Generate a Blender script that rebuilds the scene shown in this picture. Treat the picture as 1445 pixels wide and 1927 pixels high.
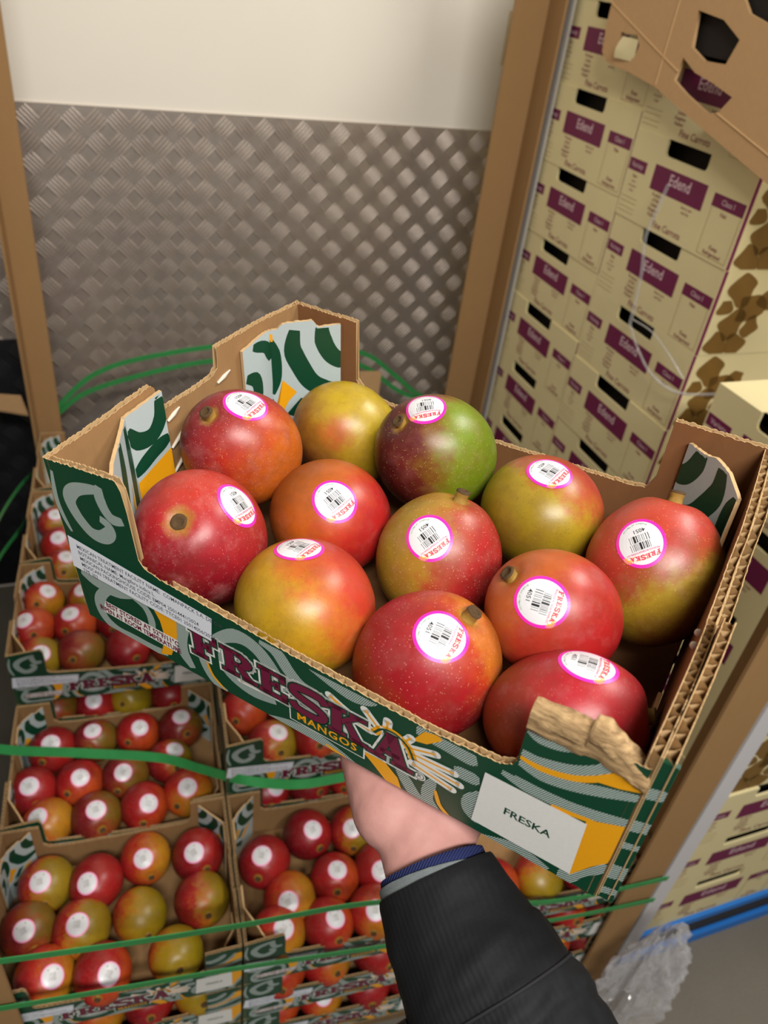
import bpy, bmesh, math, random
from mathutils import Vector, Matrix, noise
random.seed(7)
sc = bpy.context.scene
for o in list(bpy.data.objects):
    bpy.data.objects.remove(o)
COL = sc.collection

# ------------------------------------------------------------------ camera, world, lights, exposure
CAM_H = 1.68
RIGHT = Vector((0.93757879, -0.32865553, 0.11371698))
DOWN = Vector((-0.1061522, -0.58183114, -0.80635243))
FWD = Vector((0.33117626, 0.74394763, -0.58040004))
cam_d = bpy.data.cameras.new('camera')
cam = bpy.data.objects.new('camera', cam_d)
COL.objects.link(cam)
cam.matrix_world = Matrix(((RIGHT.x, -DOWN.x, -FWD.x, 0), (RIGHT.y, -DOWN.y, -FWD.y, 0),
                           (RIGHT.z, -DOWN.z, -FWD.z, CAM_H), (0, 0, 0, 1)))
cam_d.sensor_width = 36
cam_d.sensor_fit = 'AUTO'
cam_d.lens = 36 * 1465 / 1927
cam_d.clip_start = 0.02
cam_d.dof.use_dof = True
cam_d.dof.focus_distance = 0.50
cam_d.dof.aperture_fstop = 9.0
sc.camera = cam

w = bpy.data.worlds.new('world')
sc.world = w
w.use_nodes = True
w.node_tree.nodes['Background'].inputs[0].default_value = (1.0, 0.95, 0.88, 1)
w.node_tree.nodes['Background'].inputs[1].default_value = 0.075

def area(name, loc, target, sx, sy, power, color):
    d = bpy.data.lights.new(name, 'AREA')
    d.shape = 'RECTANGLE'
    d.size, d.size_y, d.energy, d.color = sx, sy, power, color
    o = bpy.data.objects.new(name, d)
    COL.objects.link(o)
    o.location = loc
    o.rotation_euler = (Vector(target) - Vector(loc)).to_track_quat('-Z', 'Y').to_euler()
    return o
area('ceiling_light_front', (0.05, -1.05, 2.9), (0.25, 0.5, 0.8), 1.3, 0.30, 74, (1.0, 0.965, 0.91))
area('ceiling_light_rear', (1.55, 0.55, 3.0), (0.4, 1.3, 0.7), 0.9, 0.22, 32, (1.0, 0.955, 0.89))

sc.view_settings.view_transform = 'Standard'
sc.view_settings.look = 'None'
sc.view_settings.gamma = 1
sc.view_settings.use_curve_mapping = False
sc.view_settings.exposure = 0.0

# ------------------------------------------------------------------ helpers
def lin(c):
    out = []
    for x in c[:3]:
        x = x / 255
        out.append(x / 12.92 if x <= 0.04045 else ((x + 0.055) / 1.055) ** 2.4)
    return (*out, 1)

class NT:
    def __init__(s, name, rough=0.6, metal=0.0, spec=0.4):
        s.m = bpy.data.materials.new(name)
        s.m.use_nodes = True
        s.t = s.m.node_tree
        s.b = s.t.nodes['Principled BSDF']
        s.b.inputs['Roughness'].default_value = rough
        s.b.inputs['Metallic'].default_value = metal
        s.b.inputs['Specular IOR Level'].default_value = spec
    def n(s, typ, **kw):
        nd = s.t.nodes.new(typ)
        for k, v in kw.items():
            if k.startswith('i_'):
                nd.inputs[k[2:].replace('_', ' ')].default_value = v
            else:
                setattr(nd, k, v)
        return nd
    def l(s, a, b):
        s.t.links.new(a, b)
    def math(s, op, a, b=None, c=None):
        nd = s.n('ShaderNodeMath', operation=op)
        for i, x in enumerate((a, b, c)):
            if x is None:
                continue
            if hasattr(x, 'links'):
                s.l(x, nd.inputs[i])
            else:
                nd.inputs[i].default_value = x
        return nd.outputs[0]
    def mix(s, fac, a, b):
        nd = s.n('ShaderNodeMix', data_type='RGBA')
        for sock, x in ((nd.inputs[0], fac), (nd.inputs[6], a), (nd.inputs[7], b)):
            if hasattr(x, 'links'):
                s.l(x, sock)
            else:
                sock.default_value = x
        return nd.outputs[2]
    def ramp(s, fac, stops, interp='LINEAR'):
        nd = s.n('ShaderNodeValToRGB')
        nd.color_ramp.interpolation = interp
        e = nd.color_ramp.elements
        while len(e) < len(stops):
            e.new(0.5)
        for i, (p, c) in enumerate(stops):
            e[i].position = p
            e[i].color = c
        s.l(fac, nd.inputs[0])
        return nd.outputs[0]
    def obj(s):
        return s.n('ShaderNodeTexCoord').outputs['Object']
    def noise(s, vec, scale, detail=3, rough=0.55):
        nd = s.n('ShaderNodeTexNoise', i_Scale=scale, i_Detail=detail, i_Roughness=rough)
        s.l(vec, nd.inputs['Vector'])
        return nd.outputs['Fac']
    def bump(s, h, strength, dist=0.001):
        nd = s.n('ShaderNodeBump', i_Strength=strength, i_Distance=dist)
        s.l(h, nd.inputs['Height'])
        s.l(nd.outputs[0], s.b.inputs['Normal'])
    def color(s, c):
        if hasattr(c, 'links'):
            s.l(c, s.b.inputs['Base Color'])
        else:
            s.b.inputs['Base Color'].default_value = c
        return s

MATS = {}
def flat(name, rgb, rough=0.6, var=0.10, scale=30, spec=0.35, metal=0.0, bump=0.0):
    if name in MATS:
        return MATS[name]
    t = NT(name, rough, metal, spec)
    v = t.obj()
    a = lin(rgb)
    b = tuple(x * (1 - var) for x in a[:3]) + (1,)
    f = t.noise(v, scale)
    t.color(t.mix(f, a, b))
    if bump:
        t.bump(t.noise(v, scale * 6), bump)
    MATS[name] = t.m
    return t.m

def mesh_data(name, verts, faces, mats, idx=None, smooth=False):
    me = bpy.data.meshes.new(name)
    me.from_pydata([tuple(v) for v in verts], [], [tuple(f) for f in faces])
    for m in (mats if isinstance(mats, (list, tuple)) else [mats]):
        me.materials.append(m)
    if idx:
        me.polygons.foreach_set('material_index', idx)
    if smooth:
        me.polygons.foreach_set('use_smooth', [True] * len(me.polygons))
    me.update()
    return me

def link(name, me, parent=None, mw=None):
    o = bpy.data.objects.new(name, me)
    COL.objects.link(o)
    if parent:
        o.parent = parent
    if mw is not None:
        o.matrix_world = mw
    return o

def empty(name, mw=None):
    o = link(name, None)
    o.empty_display_size = 0.02
    if mw is not None:
        o.matrix_world = mw
    return o

def tag(o, label, cat, group=None, kind=None):
    if label:
        o['label'] = label
    if cat:
        o['category'] = cat
    if group:
        o['group'] = group
    if kind:
        o['kind'] = kind
    return o

class MB:
    """collects faces of one mesh"""
    def __init__(s):
        s.v, s.f, s.i = [], [], []
    def face(s, pts, mi=0):
        b = len(s.v)
        s.v += [tuple(p) for p in pts]
        s.f.append(tuple(range(b, b + len(pts))))
        s.i.append(mi)
    def box(s, lo, hi, mi=0):
        x0, y0, z0 = lo
        x1, y1, z1 = hi
        b = len(s.v)
        s.v += [(x0, y0, z0), (x1, y0, z0), (x1, y1, z0), (x0, y1, z0), (x0, y0, z1), (x1, y0, z1), (x1, y1, z1), (x0, y1, z1)]
        for q in ((3, 2, 1, 0), (4, 5, 6, 7), (0, 1, 5, 4), (1, 2, 6, 5), (2, 3, 7, 6), (3, 0, 4, 7)):
            s.f.append(tuple(b + k for k in q))
            s.i.append(mi)
    def grid(s, rows, mi=0, closed=False, flip=False):
        b = len(s.v)
        n = len(rows[0])
        for r in rows:
            s.v += [tuple(p) for p in r]
        for j in range(len(rows) - 1):
            for k in range(n if closed else n - 1):
                a, c = b + j * n + k, b + j * n + (k + 1) % n
                q = (a, c, c + n, a + n)
                s.f.append(q[::-1] if flip else q)
                s.i.append(mi)
    def tube(s, pts, r, seg=8, mi=0, cap=True):
        rows = []
        pts = [Vector(p) for p in pts]
        up = Vector((0.31, 0.2, 0.93))
        for k, p in enumerate(pts):
            d = (pts[min(k + 1, len(pts) - 1)] - pts[max(k - 1, 0)]).normalized()
            x = d.cross(up).normalized()
            y = d.cross(x)
            rr = r[k] if isinstance(r, (list, tuple)) else r
            rows.append([p + x * rr * math.cos(2 * math.pi * q / seg) + y * rr * math.sin(2 * math.pi * q / seg) for q in range(seg)])
        s.grid(rows, mi, closed=True)
        if cap:
            s.face(rows[0][::-1], mi)
            s.face(rows[-1], mi)
    def data(s, name, mats, smooth=False):
        return mesh_data(name, s.v, s.f, mats, s.i, smooth)
    def build(s, name, mats, parent=None, smooth=False, mw=None):
        return link(name, s.data(name, mats, smooth), parent, mw)

def clip_poly(poly, rect):
    x0, x1, y0, y1 = rect
    for ax, lim, sg in ((0, x0, 1), (0, x1, -1), (1, y0, 1), (1, y1, -1)):
        out = []
        for k in range(len(poly)):
            a, b = poly[k - 1], poly[k]
            da, db = (a[ax] - lim) * sg, (b[ax] - lim) * sg
            if (da >= 0) != (db >= 0):
                t = da / (da - db)
                out.append((a[0] + t * (b[0] - a[0]), a[1] + t * (b[1] - a[1])))
            if db >= 0:
                out.append(b)
        poly = out
        if len(poly) < 3:
            return []
    return poly

def smooth_line(pts, n=5):
    out = []
    P = [Vector((*p, 0)) if len(p) == 2 else Vector(p) for p in pts]
    if len(P) < 3:
        return [(p.x, p.y) if len(pts[0]) == 2 else p for p in P]
    for k in range(len(P) - 1):
        a, b, c, d = P[max(k - 1, 0)], P[k], P[k + 1], P[min(k + 2, len(P) - 1)]
        for q in range(n):
            t = q / n
            out.append(0.5 * ((2 * b) + (c - a) * t + (2 * a - 5 * b + 4 * c - d) * t * t + (3 * b - a - 3 * c + d) * t ** 3))
    out.append(P[-1])
    return [(p.x, p.y) for p in out] if len(pts[0]) == 2 else out

def stroke_quads(pts, width, taper=True, n=5):
    L = smooth_line(pts, n)
    out = []
    m = len(L)
    ed = []
    for k in range(m):
        a, b = L[max(k - 1, 0)], L[min(k + 1, m - 1)]
        dx, dy = b[0] - a[0], b[1] - a[1]
        ln = math.hypot(dx, dy) or 1
        ww = width / 2
        if taper:
            t = k / (m - 1)
            ww *= 0.55 + 0.45 * min(1, 4 * t, 4 * (1 - t))
        ed.append(((L[k][0] - dy / ln * ww, L[k][1] + dx / ln * ww), (L[k][0] + dy / ln * ww, L[k][1] - dx / ln * ww)))
    for k in range(m - 1):
        out.append([ed[k][0], ed[k][1], ed[k + 1][1], ed[k + 1][0]])
    return out

FONT = None
TEXT_CACHE = {}
def text_polys(txt, size, bold=0.0, align='CENTER', spacing=1.0):
    """triangulated letters as 2D polygons, centred on the origin"""
    key = (txt, size, bold, align, spacing)
    if key in TEXT_CACHE:
        return TEXT_CACHE[key]
    cu = bpy.data.curves.new('txt', 'FONT')
    cu.body = txt
    cu.size = 1.0
    cu.offset = bold
    cu.align_x = align
    cu.align_y = 'CENTER'
    cu.resolution_u = 2
    cu.space_character = spacing
    o = bpy.data.objects.new('txt', cu)
    COL.objects.link(o)
    dg = bpy.context.evaluated_depsgraph_get()
    dg.update()
    me = bpy.data.meshes.new_from_object(o.evaluated_get(dg))
    polys = [[(me.vertices[i].co.x * size, me.vertices[i].co.y * size) for i in p.vertices] for p in me.polygons]
    bpy.data.objects.remove(o)
    bpy.data.curves.remove(cu)
    bpy.data.meshes.remove(me)
    TEXT_CACHE[key] = polys
    return polys

def xf(polys, ox, oy, ang=0.0, sx=1.0, sy=1.0):
    c, s_ = math.cos(ang), math.sin(ang)
    return [[(ox + sx * x * c - sy * y * s_, oy + sx * x * s_ + sy * y * c) for x, y in p] for p in polys]

def disc(cx, cy, rx, ry, n=40):
    return [[(cx, cy), (cx + rx * math.cos(2 * math.pi * k / n), cy + ry * math.sin(2 * math.pi * k / n)),
             (cx + rx * math.cos(2 * math.pi * (k + 1) / n), cy + ry * math.sin(2 * math.pi * (k + 1) / n))] for k in range(n)]

def rect(x0, y0, x1, y1):
    return [(x0, y0), (x1, y0), (x1, y1), (x0, y1)]

# ------------------------------------------------------------------ materials
def kraft_mat(name, rgb, var=0.22):
    t = NT(name, 0.78, 0, 0.2)
    v = t.obj()
    mp = t.n('ShaderNodeMapping')
    mp.inputs['Scale'].default_value = (1, 1, 0.25)
    t.l(v, mp.inputs[0])
    f1 = t.noise(mp.outputs[0], 90, 5, 0.7)
    f2 = t.noise(v, 9, 3)
    a = lin(rgb)
    dk = tuple(x * (1 - var) for x in a[:3]) + (1,)
    lt = tuple(min(1, x * (1 + var * 0.8)) for x in a[:3]) + (1,)
    c = t.mix(f1, dk, lt)
    c = t.mix(t.math('MULTIPLY', f2, 0.35), c, dk)
    t.color(c)
    t.bump(f1, 0.25, 0.0006)
    MATS[name] = t.m
    return t.m
KRAFT = kraft_mat('kraft_cardboard', (154, 118, 78))
KRAFT_SHADED = kraft_mat('shaded_kraft_liner', (124, 84, 52))  # same kraft darkened: shade painted on inner walls and floor
KRAFT_EDGE = kraft_mat('kraft_cut_edge', (192, 160, 116), 0.3)
KRAFT_TAN = kraft_mat('tan_cardboard', (188, 151, 108), 0.12)
POST_M = kraft_mat('angle_board', (152, 118, 78), 0.10)

def print_mat(name, base, hatch=None, rough=0.38):
    t = NT(name, rough, 0, 0.5)
    v = t.obj()
    sep = t.n('ShaderNodeSeparateXYZ')
    t.l(v, sep.inputs[0])
    a = lin(base)
    fine = t.noise(v, 700, 2)
    if hatch:
        x, z = sep.outputs[0], sep.outputs[2]
        ph = t.math('ADD', t.math('MULTIPLY', x, 5200.0), t.math('MULTIPLY', z, -2600.0))
        s = t.math('SINE', ph)
        st = t.math('GREATER_THAN', s, -0.15)
        g = lin(hatch)
        half = tuple(0.62 * p + 0.38 * q for p, q in zip(a, g))
        # towards the right end of the tray the line screen opens up
        k = t.n('ShaderNodeMapRange', i_From_Min=-0.06, i_From_Max=0.06)
        t.l(x, k.inputs[0])
        lines = t.mix(st, g, a)
        c = t.mix(k.outputs[0], half, lines)
        c = t.mix(t.math('MULTIPLY', fine, 0.22), c, g)
    else:
        c = t.mix(t.math('MULTIPLY', fine, 0.25), a, tuple(p * 0.6 for p in a[:3]) + (1,))
    t.color(c)
    t.bump(t.noise(v, 160, 3), 0.05, 0.001)
    MATS[name] = t.m
    return t.m
GREEN = print_mat('green_ink', (12, 66, 44))
SILVER = print_mat('silver_hatched_ink', (190, 203, 200), (12, 66, 44))
SILVER_PLAIN = print_mat('silver_plain_ink', (178, 192, 192))
ORANGE = print_mat('yellow_ink', (236, 164, 20))
MAROON = print_mat('maroon_ink', (110, 24, 58))
WHITE_INK = print_mat('white_ink', (226, 226, 222))
BLACK_INK = print_mat('black_ink', (26, 26, 30))
PAPER = print_mat('paper_label', (222, 226, 236), None, 0.5)
TEXT_GREY = print_mat('label_text', (70, 72, 84))

# ------------------------------------------------------------------ the room
t = NT('concrete_floor', 0.65, 0, 0.3)
v = t.obj()
f = t.noise(v, 3.0, 6, 0.6)
g = t.noise(v, 160, 3)
c = t.mix(f, lin((96, 91, 82)), lin((128, 120, 108)))
c = t.mix(t.math('MULTIPLY', g, 0.4), c, lin((84, 80, 73)))
t.color(c)
t.bump(g, 0.3, 0.002)
m = MB()
m.box((-1.6, -2.0, -0.05), (4.0, 2.04, 0))
tag(m.build('floor', t.m), None, None, kind='structure')

t = NT('white_wall_paint', 0.55, 0, 0.3)
v = t.obj()
f = t.noise(v, 2.2, 4)
sp = t.noise(v, 26, 4, 0.75)
spf = t.n('ShaderNodeMapRange', i_From_Min=0.70, i_From_Max=0.78)
t.l(sp, spf.inputs[0])
c = t.mix(f, lin((232, 226, 214)), lin((222, 215, 202)))
c = t.mix(t.math('MULTIPLY', spf.outputs[0], 0.25), c, lin((188, 178, 160)))
t.color(c)
t.bump(t.noise(v, 60, 3), 0.08, 0.002)
WALL_Y = 2.0
PLATE_TOP = 1.335
m = MB()
m.box((-1.6, WALL_Y, 0), (4.0, WALL_Y + 0.06, 3.4))
wall_back = tag(m.build('wall_back', t.m), None, None, kind='structure')
m = MB()
m.box((-0.40, 0.3, 0), (-0.34, WALL_Y - .0062, 3.4))
wall_left_added = tag(m.build('wall_left_added', t.m), None, None, kind='structure')  # wall added close by so the corner of the plate reflects dark
m = MB()
m.box((-0.3395, 0.3, 0.02), (-0.334, WALL_Y - .0065, 1.30))
m.build('added_dark_lining', flat('shade_black', (26, 26, 29), .55, .2, 14, bump=.3), wall_left_added)  # added black lining that keeps light and reflections off the plate

t = NT('aluminium_tread_plate', 0.34, 0.80)
v = t.obj()
f = t.noise(v, 5, 4)
g = t.noise(v, 45, 4)
t.color(t.mix(f, lin((212, 201, 191)), lin((182, 171, 163))))
rr = t.n('ShaderNodeMapRange', i_To_Min=0.30, i_To_Max=0.46)
t.l(g, rr.inputs[0])
t.l(rr.outputs[0], t.b.inputs['Roughness'])
PLATE = t.m
m = MB()
m.box((-0.334, WALL_Y - 0.006, 0.02), (3.9, WALL_Y, PLATE_TOP))
plate = m.build('tread_plate', PLATE, wall_back)
tag(plate, 'grey aluminium five bar tread plate', None)

def tread_bars(x0, x1, z0, z1, dy=0.0):
    """embossed bars in groups of five, alternating direction from cell to cell"""
    mb = MB()
    cell = 0.047
    prof = [(-1.0, 0.0), (-0.72, 0.75), (0.0, 1.0), (0.72, 0.75), (1.0, 0.0)]
    nx, nz = int((x1 - x0) / cell), int((z1 - z0) / cell)
    for a in range(nx):
        for b in range(nz):
            cx, cz = x0 + (a + 0.5) * cell, z1 - 0.006 - (b + 0.5) * cell
            d = (math.cos(math.radians(48)), math.sin(math.radians(48)))
            if (a + b) % 2:
                d = (d[0], -d[1])
            n = (-d[1], d[0])
            for k in range(5):
                off = (k - 2) * 0.0080
                hl = 0.0205
                rows = []
                for s in (-1, 1):
                    row = []
                    for w_, h_ in prof:
                        wd = 0.0016 * w_
                        row.append((cx + d[0] * hl * s + n[0] * (off + wd), WALL_Y - 0.006 - dy - 0.0034 * h_ * 0.5, cz + d[1] * hl * s + n[1] * (off + wd)))
                    rows.append(row)
                mid = []
                for w_, h_ in prof:
                    wd = 0.0027 * w_
                    mid.append((cx + n[0] * (off + wd), WALL_Y - 0.006 - dy - 0.0034 * h_, cz + n[1] * (off + wd)))
                mb.grid([rows[0], mid, rows[1]])
    return mb
treads = tread_bars(-0.334, 1.55, 0.10, PLATE_TOP).build('tread_bar', PLATE, plate, smooth=True)
treads['kind'] = 'stuff'
SHADE_BLACK = MATS['shade_black']
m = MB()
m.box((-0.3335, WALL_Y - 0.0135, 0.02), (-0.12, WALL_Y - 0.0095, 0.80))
shade_panel = m.build('plate_shade_panel', SHADE_BLACK, wall_back)  # black panel paints the shade on this stretch of tread plate
shade_panel['label'] = 'black ribbed panel standing in for shade on the tread plate'
q = tread_bars(-0.3335, -0.12, 0.05, 0.80, .0075).build('plate_shade_bar', SHADE_BLACK, shade_panel, smooth=True)
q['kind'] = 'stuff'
m = MB()
m.box((0.0, 0, 0), (0.052, 0.0015, 0.115))
o = m.build('tape_patch', flat('beige_tape', (206, 186, 150), 0.5), None, mw=Matrix.Translation((1.035, WALL_Y - 0.0016, 1.485)))
tag(o, 'beige tape patch stuck on the white wall beside the cardboard angle post', 'tape')

# ------------------------------------------------------------------ mango crates (corrugated trays with tall corners)
CW, CD = 0.36, 0.25          # width and depth of a crate, metres
STROKES=[('S',8,[(-135.8,127.5),(-146.5,124.4),(-158.3,118.7),(-165.2,110.0),(-164.2,101.4),(-159.2,93.2),(-152.1,87.8),(-143.1,89.2),(-135.8,96.3),(-136.1,101.9),(-142.1,104.2)]),
 ('S',7,[(-136.1,130.5),(-137.4,121.4),(-135.4,113.5),(-130.8,109.0),(-122.2,110.8)]),
 ('S',3,[(-174.9,125.7),(-177.9,105.5),(-176.2,91.1),(-172.1,79.9)]),
 ('S',10,[(-174.6,45.2),(-162.1,42.6),(-147.7,42.4),(-126.8,50.1)]),
 ('S',7,[(-134.4,49.8),(-154.2,37.4),(-164.4,21.9),(-163.3,8.0),(-152.8,1.0),(-137.9,1.3),(-121.8,2.5),(-108.4,5.2)]),
 ('S',5,[(-131.5,46.1),(-121.0,42.7),(-116.8,32.9),(-118.4,19.3)]),
 ('S',8,[(-83.8,53.8),(-91.4,35.9),(-93.2,18.1),(-86.8,4.9)]),
 ('S',9,[(-63.4,47.4),(-46.2,60.8),(-31.4,58.4),(-20.5,45.1),(-13.8,32.4)]),
 ('S',5,[(-71.2,36.7),(-76.7,21.3),(-70.6,4.8),(-59.4,-0.1)]),
 ('O',2,[(-73.4,21.5),(-70.0,9.4),(-60.9,1.0)]),
 ('S',7,[(-59.5,40.4),(-56.8,22.5),(-41.4,14.8),(-20.8,17.3)]),
 ('S',8,[(-29.2,67.9),(-17.8,65.4),(-9.7,54.3),(-1.4,46.9),(10.0,47.4)]),
 ('S',7,[(4.9,67.8),(18.5,64.5),(31.9,61.3),(42.3,65.2),(50.9,73.2)]),
 ('S',7,[(-28.5,-3.2),(-9.2,2.9),(9.1,4.4),(26.9,-0.6),(41.5,-5.8)]),
 ('O',3,[(15.1,2.7),(26.9,-0.6),(34.2,-3.2)]),
 ('S',7,[(62.7,21.0),(70.2,8.4),(76.1,0.6),(86.1,-5.9)]),
 ('S',9,[(71.6,61.6),(86.2,62.1),(100.5,60.9),(106.2,61.9)]),
 ('S',6,[(84.6,25.5),(82.4,6.3),(91.4,-5.4)]),
 ('O',2.5,[(86.7,16.8),(90.4,5.0),(97.6,-1.6)]),
 ('S',8,[(95.0,44.6),(102.4,45.0),(109.6,46.0)]),
 ('S',6,[(111.8,36.4),(106.2,24.8),(106.9,15.5),(113.5,8.4)]),
 ('S',6,[(102.4,-6.1),(117.1,-3.8),(133.2,4.0),(144.5,3.6),(155.0,0.7)]),
 ('S',8,[(125.9,107.1),(132.8,103.7),(141.7,105.8),(149.5,112.0),(155.3,119.1)]),
 ('S',7,[(126.2,86.6),(136.1,85.5),(149.4,90.2),(160.0,98.0),(166.6,107.6),(170.6,117.2)]),
 ('O',4,[(125.2,82.4),(136.8,81.4),(150.4,85.6),(159.7,92.5),(166.6,101.2)]),
 ('S',6,[(125.9,78.2),(137.8,76.0),(151.6,79.8),(165.5,86.9),(182.4,95.8)]),
 ('S',7,[(119.5,64.3),(131.9,62.1),(146.9,62.6),(162.4,65.6),(182.0,74.5)]),
 ('O',3,[(146.2,57.5),(157.4,59.2),(168.0,62.1)]),
 ('S',8,[(163.0,-3.1),(165.9,9.3),(172.0,21.4),(180.3,32.4)])]
POLYS=[('O',[(-113.3,47.2),(-102.8,48.0),(-93.7,45.4),(-96.0,28.9),(-104.4,6.3),(-114.2,1.4),(-107.0,19.2),(-108.7,36.4)]),
 ('O',[(39.6,16.3),(51.9,20.2),(63.4,8.9),(66.7,-1.3),(57.0,-1.2),(46.8,9.6)]),
 ('O',[(69.9,50.9),(76.3,63.5),(84.5,66.3),(86.6,63.4),(78.4,53.9)]),
 ('O',[(159.2,94.7),(167.3,104.4),(171.5,116.7),(182.1,117.2),(182.0,100.0),(171.1,94.7),(159.9,91.4)]),
 ('O',[(163.5,60.7),(181.4,71.0),(181.2,55.8),(179.7,35.0),(173.7,25.0),(165.4,7.0),(164.6,48.0)])]
RAYS=[[(-47.2,20.9),(-26.6,22.2),(-8.3,23.4)],[(0.7,46.6),(22.5,43.2),(44.4,39.5)],[(17.7,52.0),(30.8,45.5),(47.1,40.6)],[(40.6,55.7),(50.2,45.0)],[(54.9,56.2),(54.4,38.6)],[(69.1,52.2),(61.7,38.5)],[(67.9,42.5),(84.3,49.3)],[(69.4,38.9),(95.6,41.2)],[(71.0,35.2),(99.5,33.6)],[(71.3,30.4),(95.9,26.2)],[(-28.9,33.6),(-7.5,40.8),(4.1,41.3)]]

HW = CW / 2

def lerp_profile(prof, s):
    for (a, va), (b, vb) in zip(prof, prof[1:]):
        if a <= s <= b:
            return va + (vb - va) * ((s - a) / (b - a) if b > a else 0)
    return prof[-1][1]

def board(prof, place, T=0.0042, period=0.0072, jit=0.0006, v0=0.0, seed=0, step=0.0012):
    """corrugated board: outer liner (slot 0), inner liner (slot 1), flute and cut edges (slot 2)"""
    rnd = random.Random(seed)
    s0, s1 = prof[0][0], prof[-1][0]
    n = max(4, int((s1 - s0) / step))
    S = sorted(set([s0 + (s1 - s0) * k / n for k in range(n + 1)] + [p[0] for p in prof]))
    lt = 0.0005
    mb = MB()
    jo = [rnd.uniform(-jit, jit) for _ in S]
    ji = [rnd.uniform(-jit, jit) for _ in S]
    jf = [rnd.uniform(-jit * 1.5, 0) for _ in S]
    for off0, off1, jj, mo, mi in ((0, lt, jo, 0, 2), (T - lt, T, ji, 2, 1)):
        a = [place(s, off0, lerp_profile(prof, s) + j) for s, j in zip(S, jj)]
        b = [place(s, off1, lerp_profile(prof, s) + j) for s, j in zip(S, jj)]
        a0 = [place(s, off0, v0) for s in S]
        b0 = [place(s, off1, v0) for s in S]
        mb.grid([a0, a], mo)
        mb.grid([b, b0], mi)
        mb.grid([a, b], 2)
        mb.face([a0[0], a[0], b[0], b0[0]], 2)
        mb.face([a0[-1], b0[-1], b[-1], a[-1]], 2)
    mid, amp = T / 2, T / 2 - lt * 0.6
    fl = []
    for s, j in zip(S, jf):
        ph = (s - s0) / period % 1.0
        tri = 1 - 4 * abs(ph - 0.5)
        fl.append((s, mid + amp * max(-1, min(1, 1.25 * tri)), lerp_profile(prof, s) + j - 0.0005))
    mb.grid([[place(s, o_, v0) for s, o_, v_ in fl], [place(s, o_, v_) for s, o_, v_ in fl]], 2)
    return mb

BOARD_MATS = [GREEN, KRAFT, KRAFT_EDGE]
BOARD_SHADED = [GREEN, KRAFT_SHADED, KRAFT_EDGE]
FRONT = [(-.18, .1325), (-.1482, .1375), (-.1215, .1405), (-.1185, .134), (-.1172, .120), (-.1165, .084), (-.1125, .0785), (-.10, .0758), (0, .069),
         (.08, .066), (.117, .069), (.1235, .0735), (.1252, .078), (.1258, .110), (.15, .114), (.18, .117)]
FRONT_WHOLE = FRONT[:-3] + [(.1258, .128), (.15, .131), (.18, .1325)]
BACK = [(-.18, .134), (-.1215, .134), (-.1205, .084), (-.112, .0745), (-.09, .0715), (0, .0715), (.10, .0755), (.116, .0775), (.1205, .088), (.1195, .1345), (.18, .135)]
BACK = [p for p in BACK if p != (.1195, .1345)]
BACK.insert(-1, (.1212, .1345))
LEFT = [(.0, .1335), (.045, .136), (.085, .1395), (.0875, .136), (.0885, .121), (.092, .1185), (.12, .1178), (.142, .119), (.148, .123), (.1495, .139), (.20, .138), (.25, .134)]
# the line work printed on a front panel, millimetres on the panel
PANEL_RECTS = [(-.18, .18, .0, .0655), (-.18, -.1185, .0655, .1315), (.1262, .18, .0655, .1095), (-.1185, .0, .0655, .0685)]
PANEL_RECTS_WHOLE = PANEL_RECTS[:2] + [(.1262, .18, .0655, .1275)] + PANEL_RECTS[3:]

def panel_print(polys, rects, off):
    """2D polygons (m) on the front panel -> faces just proud of the board"""
    mb = MB()
    for p in polys:
        for r in rects:
            q = clip_poly(p, r)
            if q:
                if sum(a[0] * b[1] - b[0] * a[1] for a, b in zip(q, q[1:] + q[:1])) < 0:
                    q = q[::-1]
                mb.face([(x, -off, z) for x, z in q])
    return mb

def mm(pts):
    return [(x / 1000, y / 1000) for x, y in pts]

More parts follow.
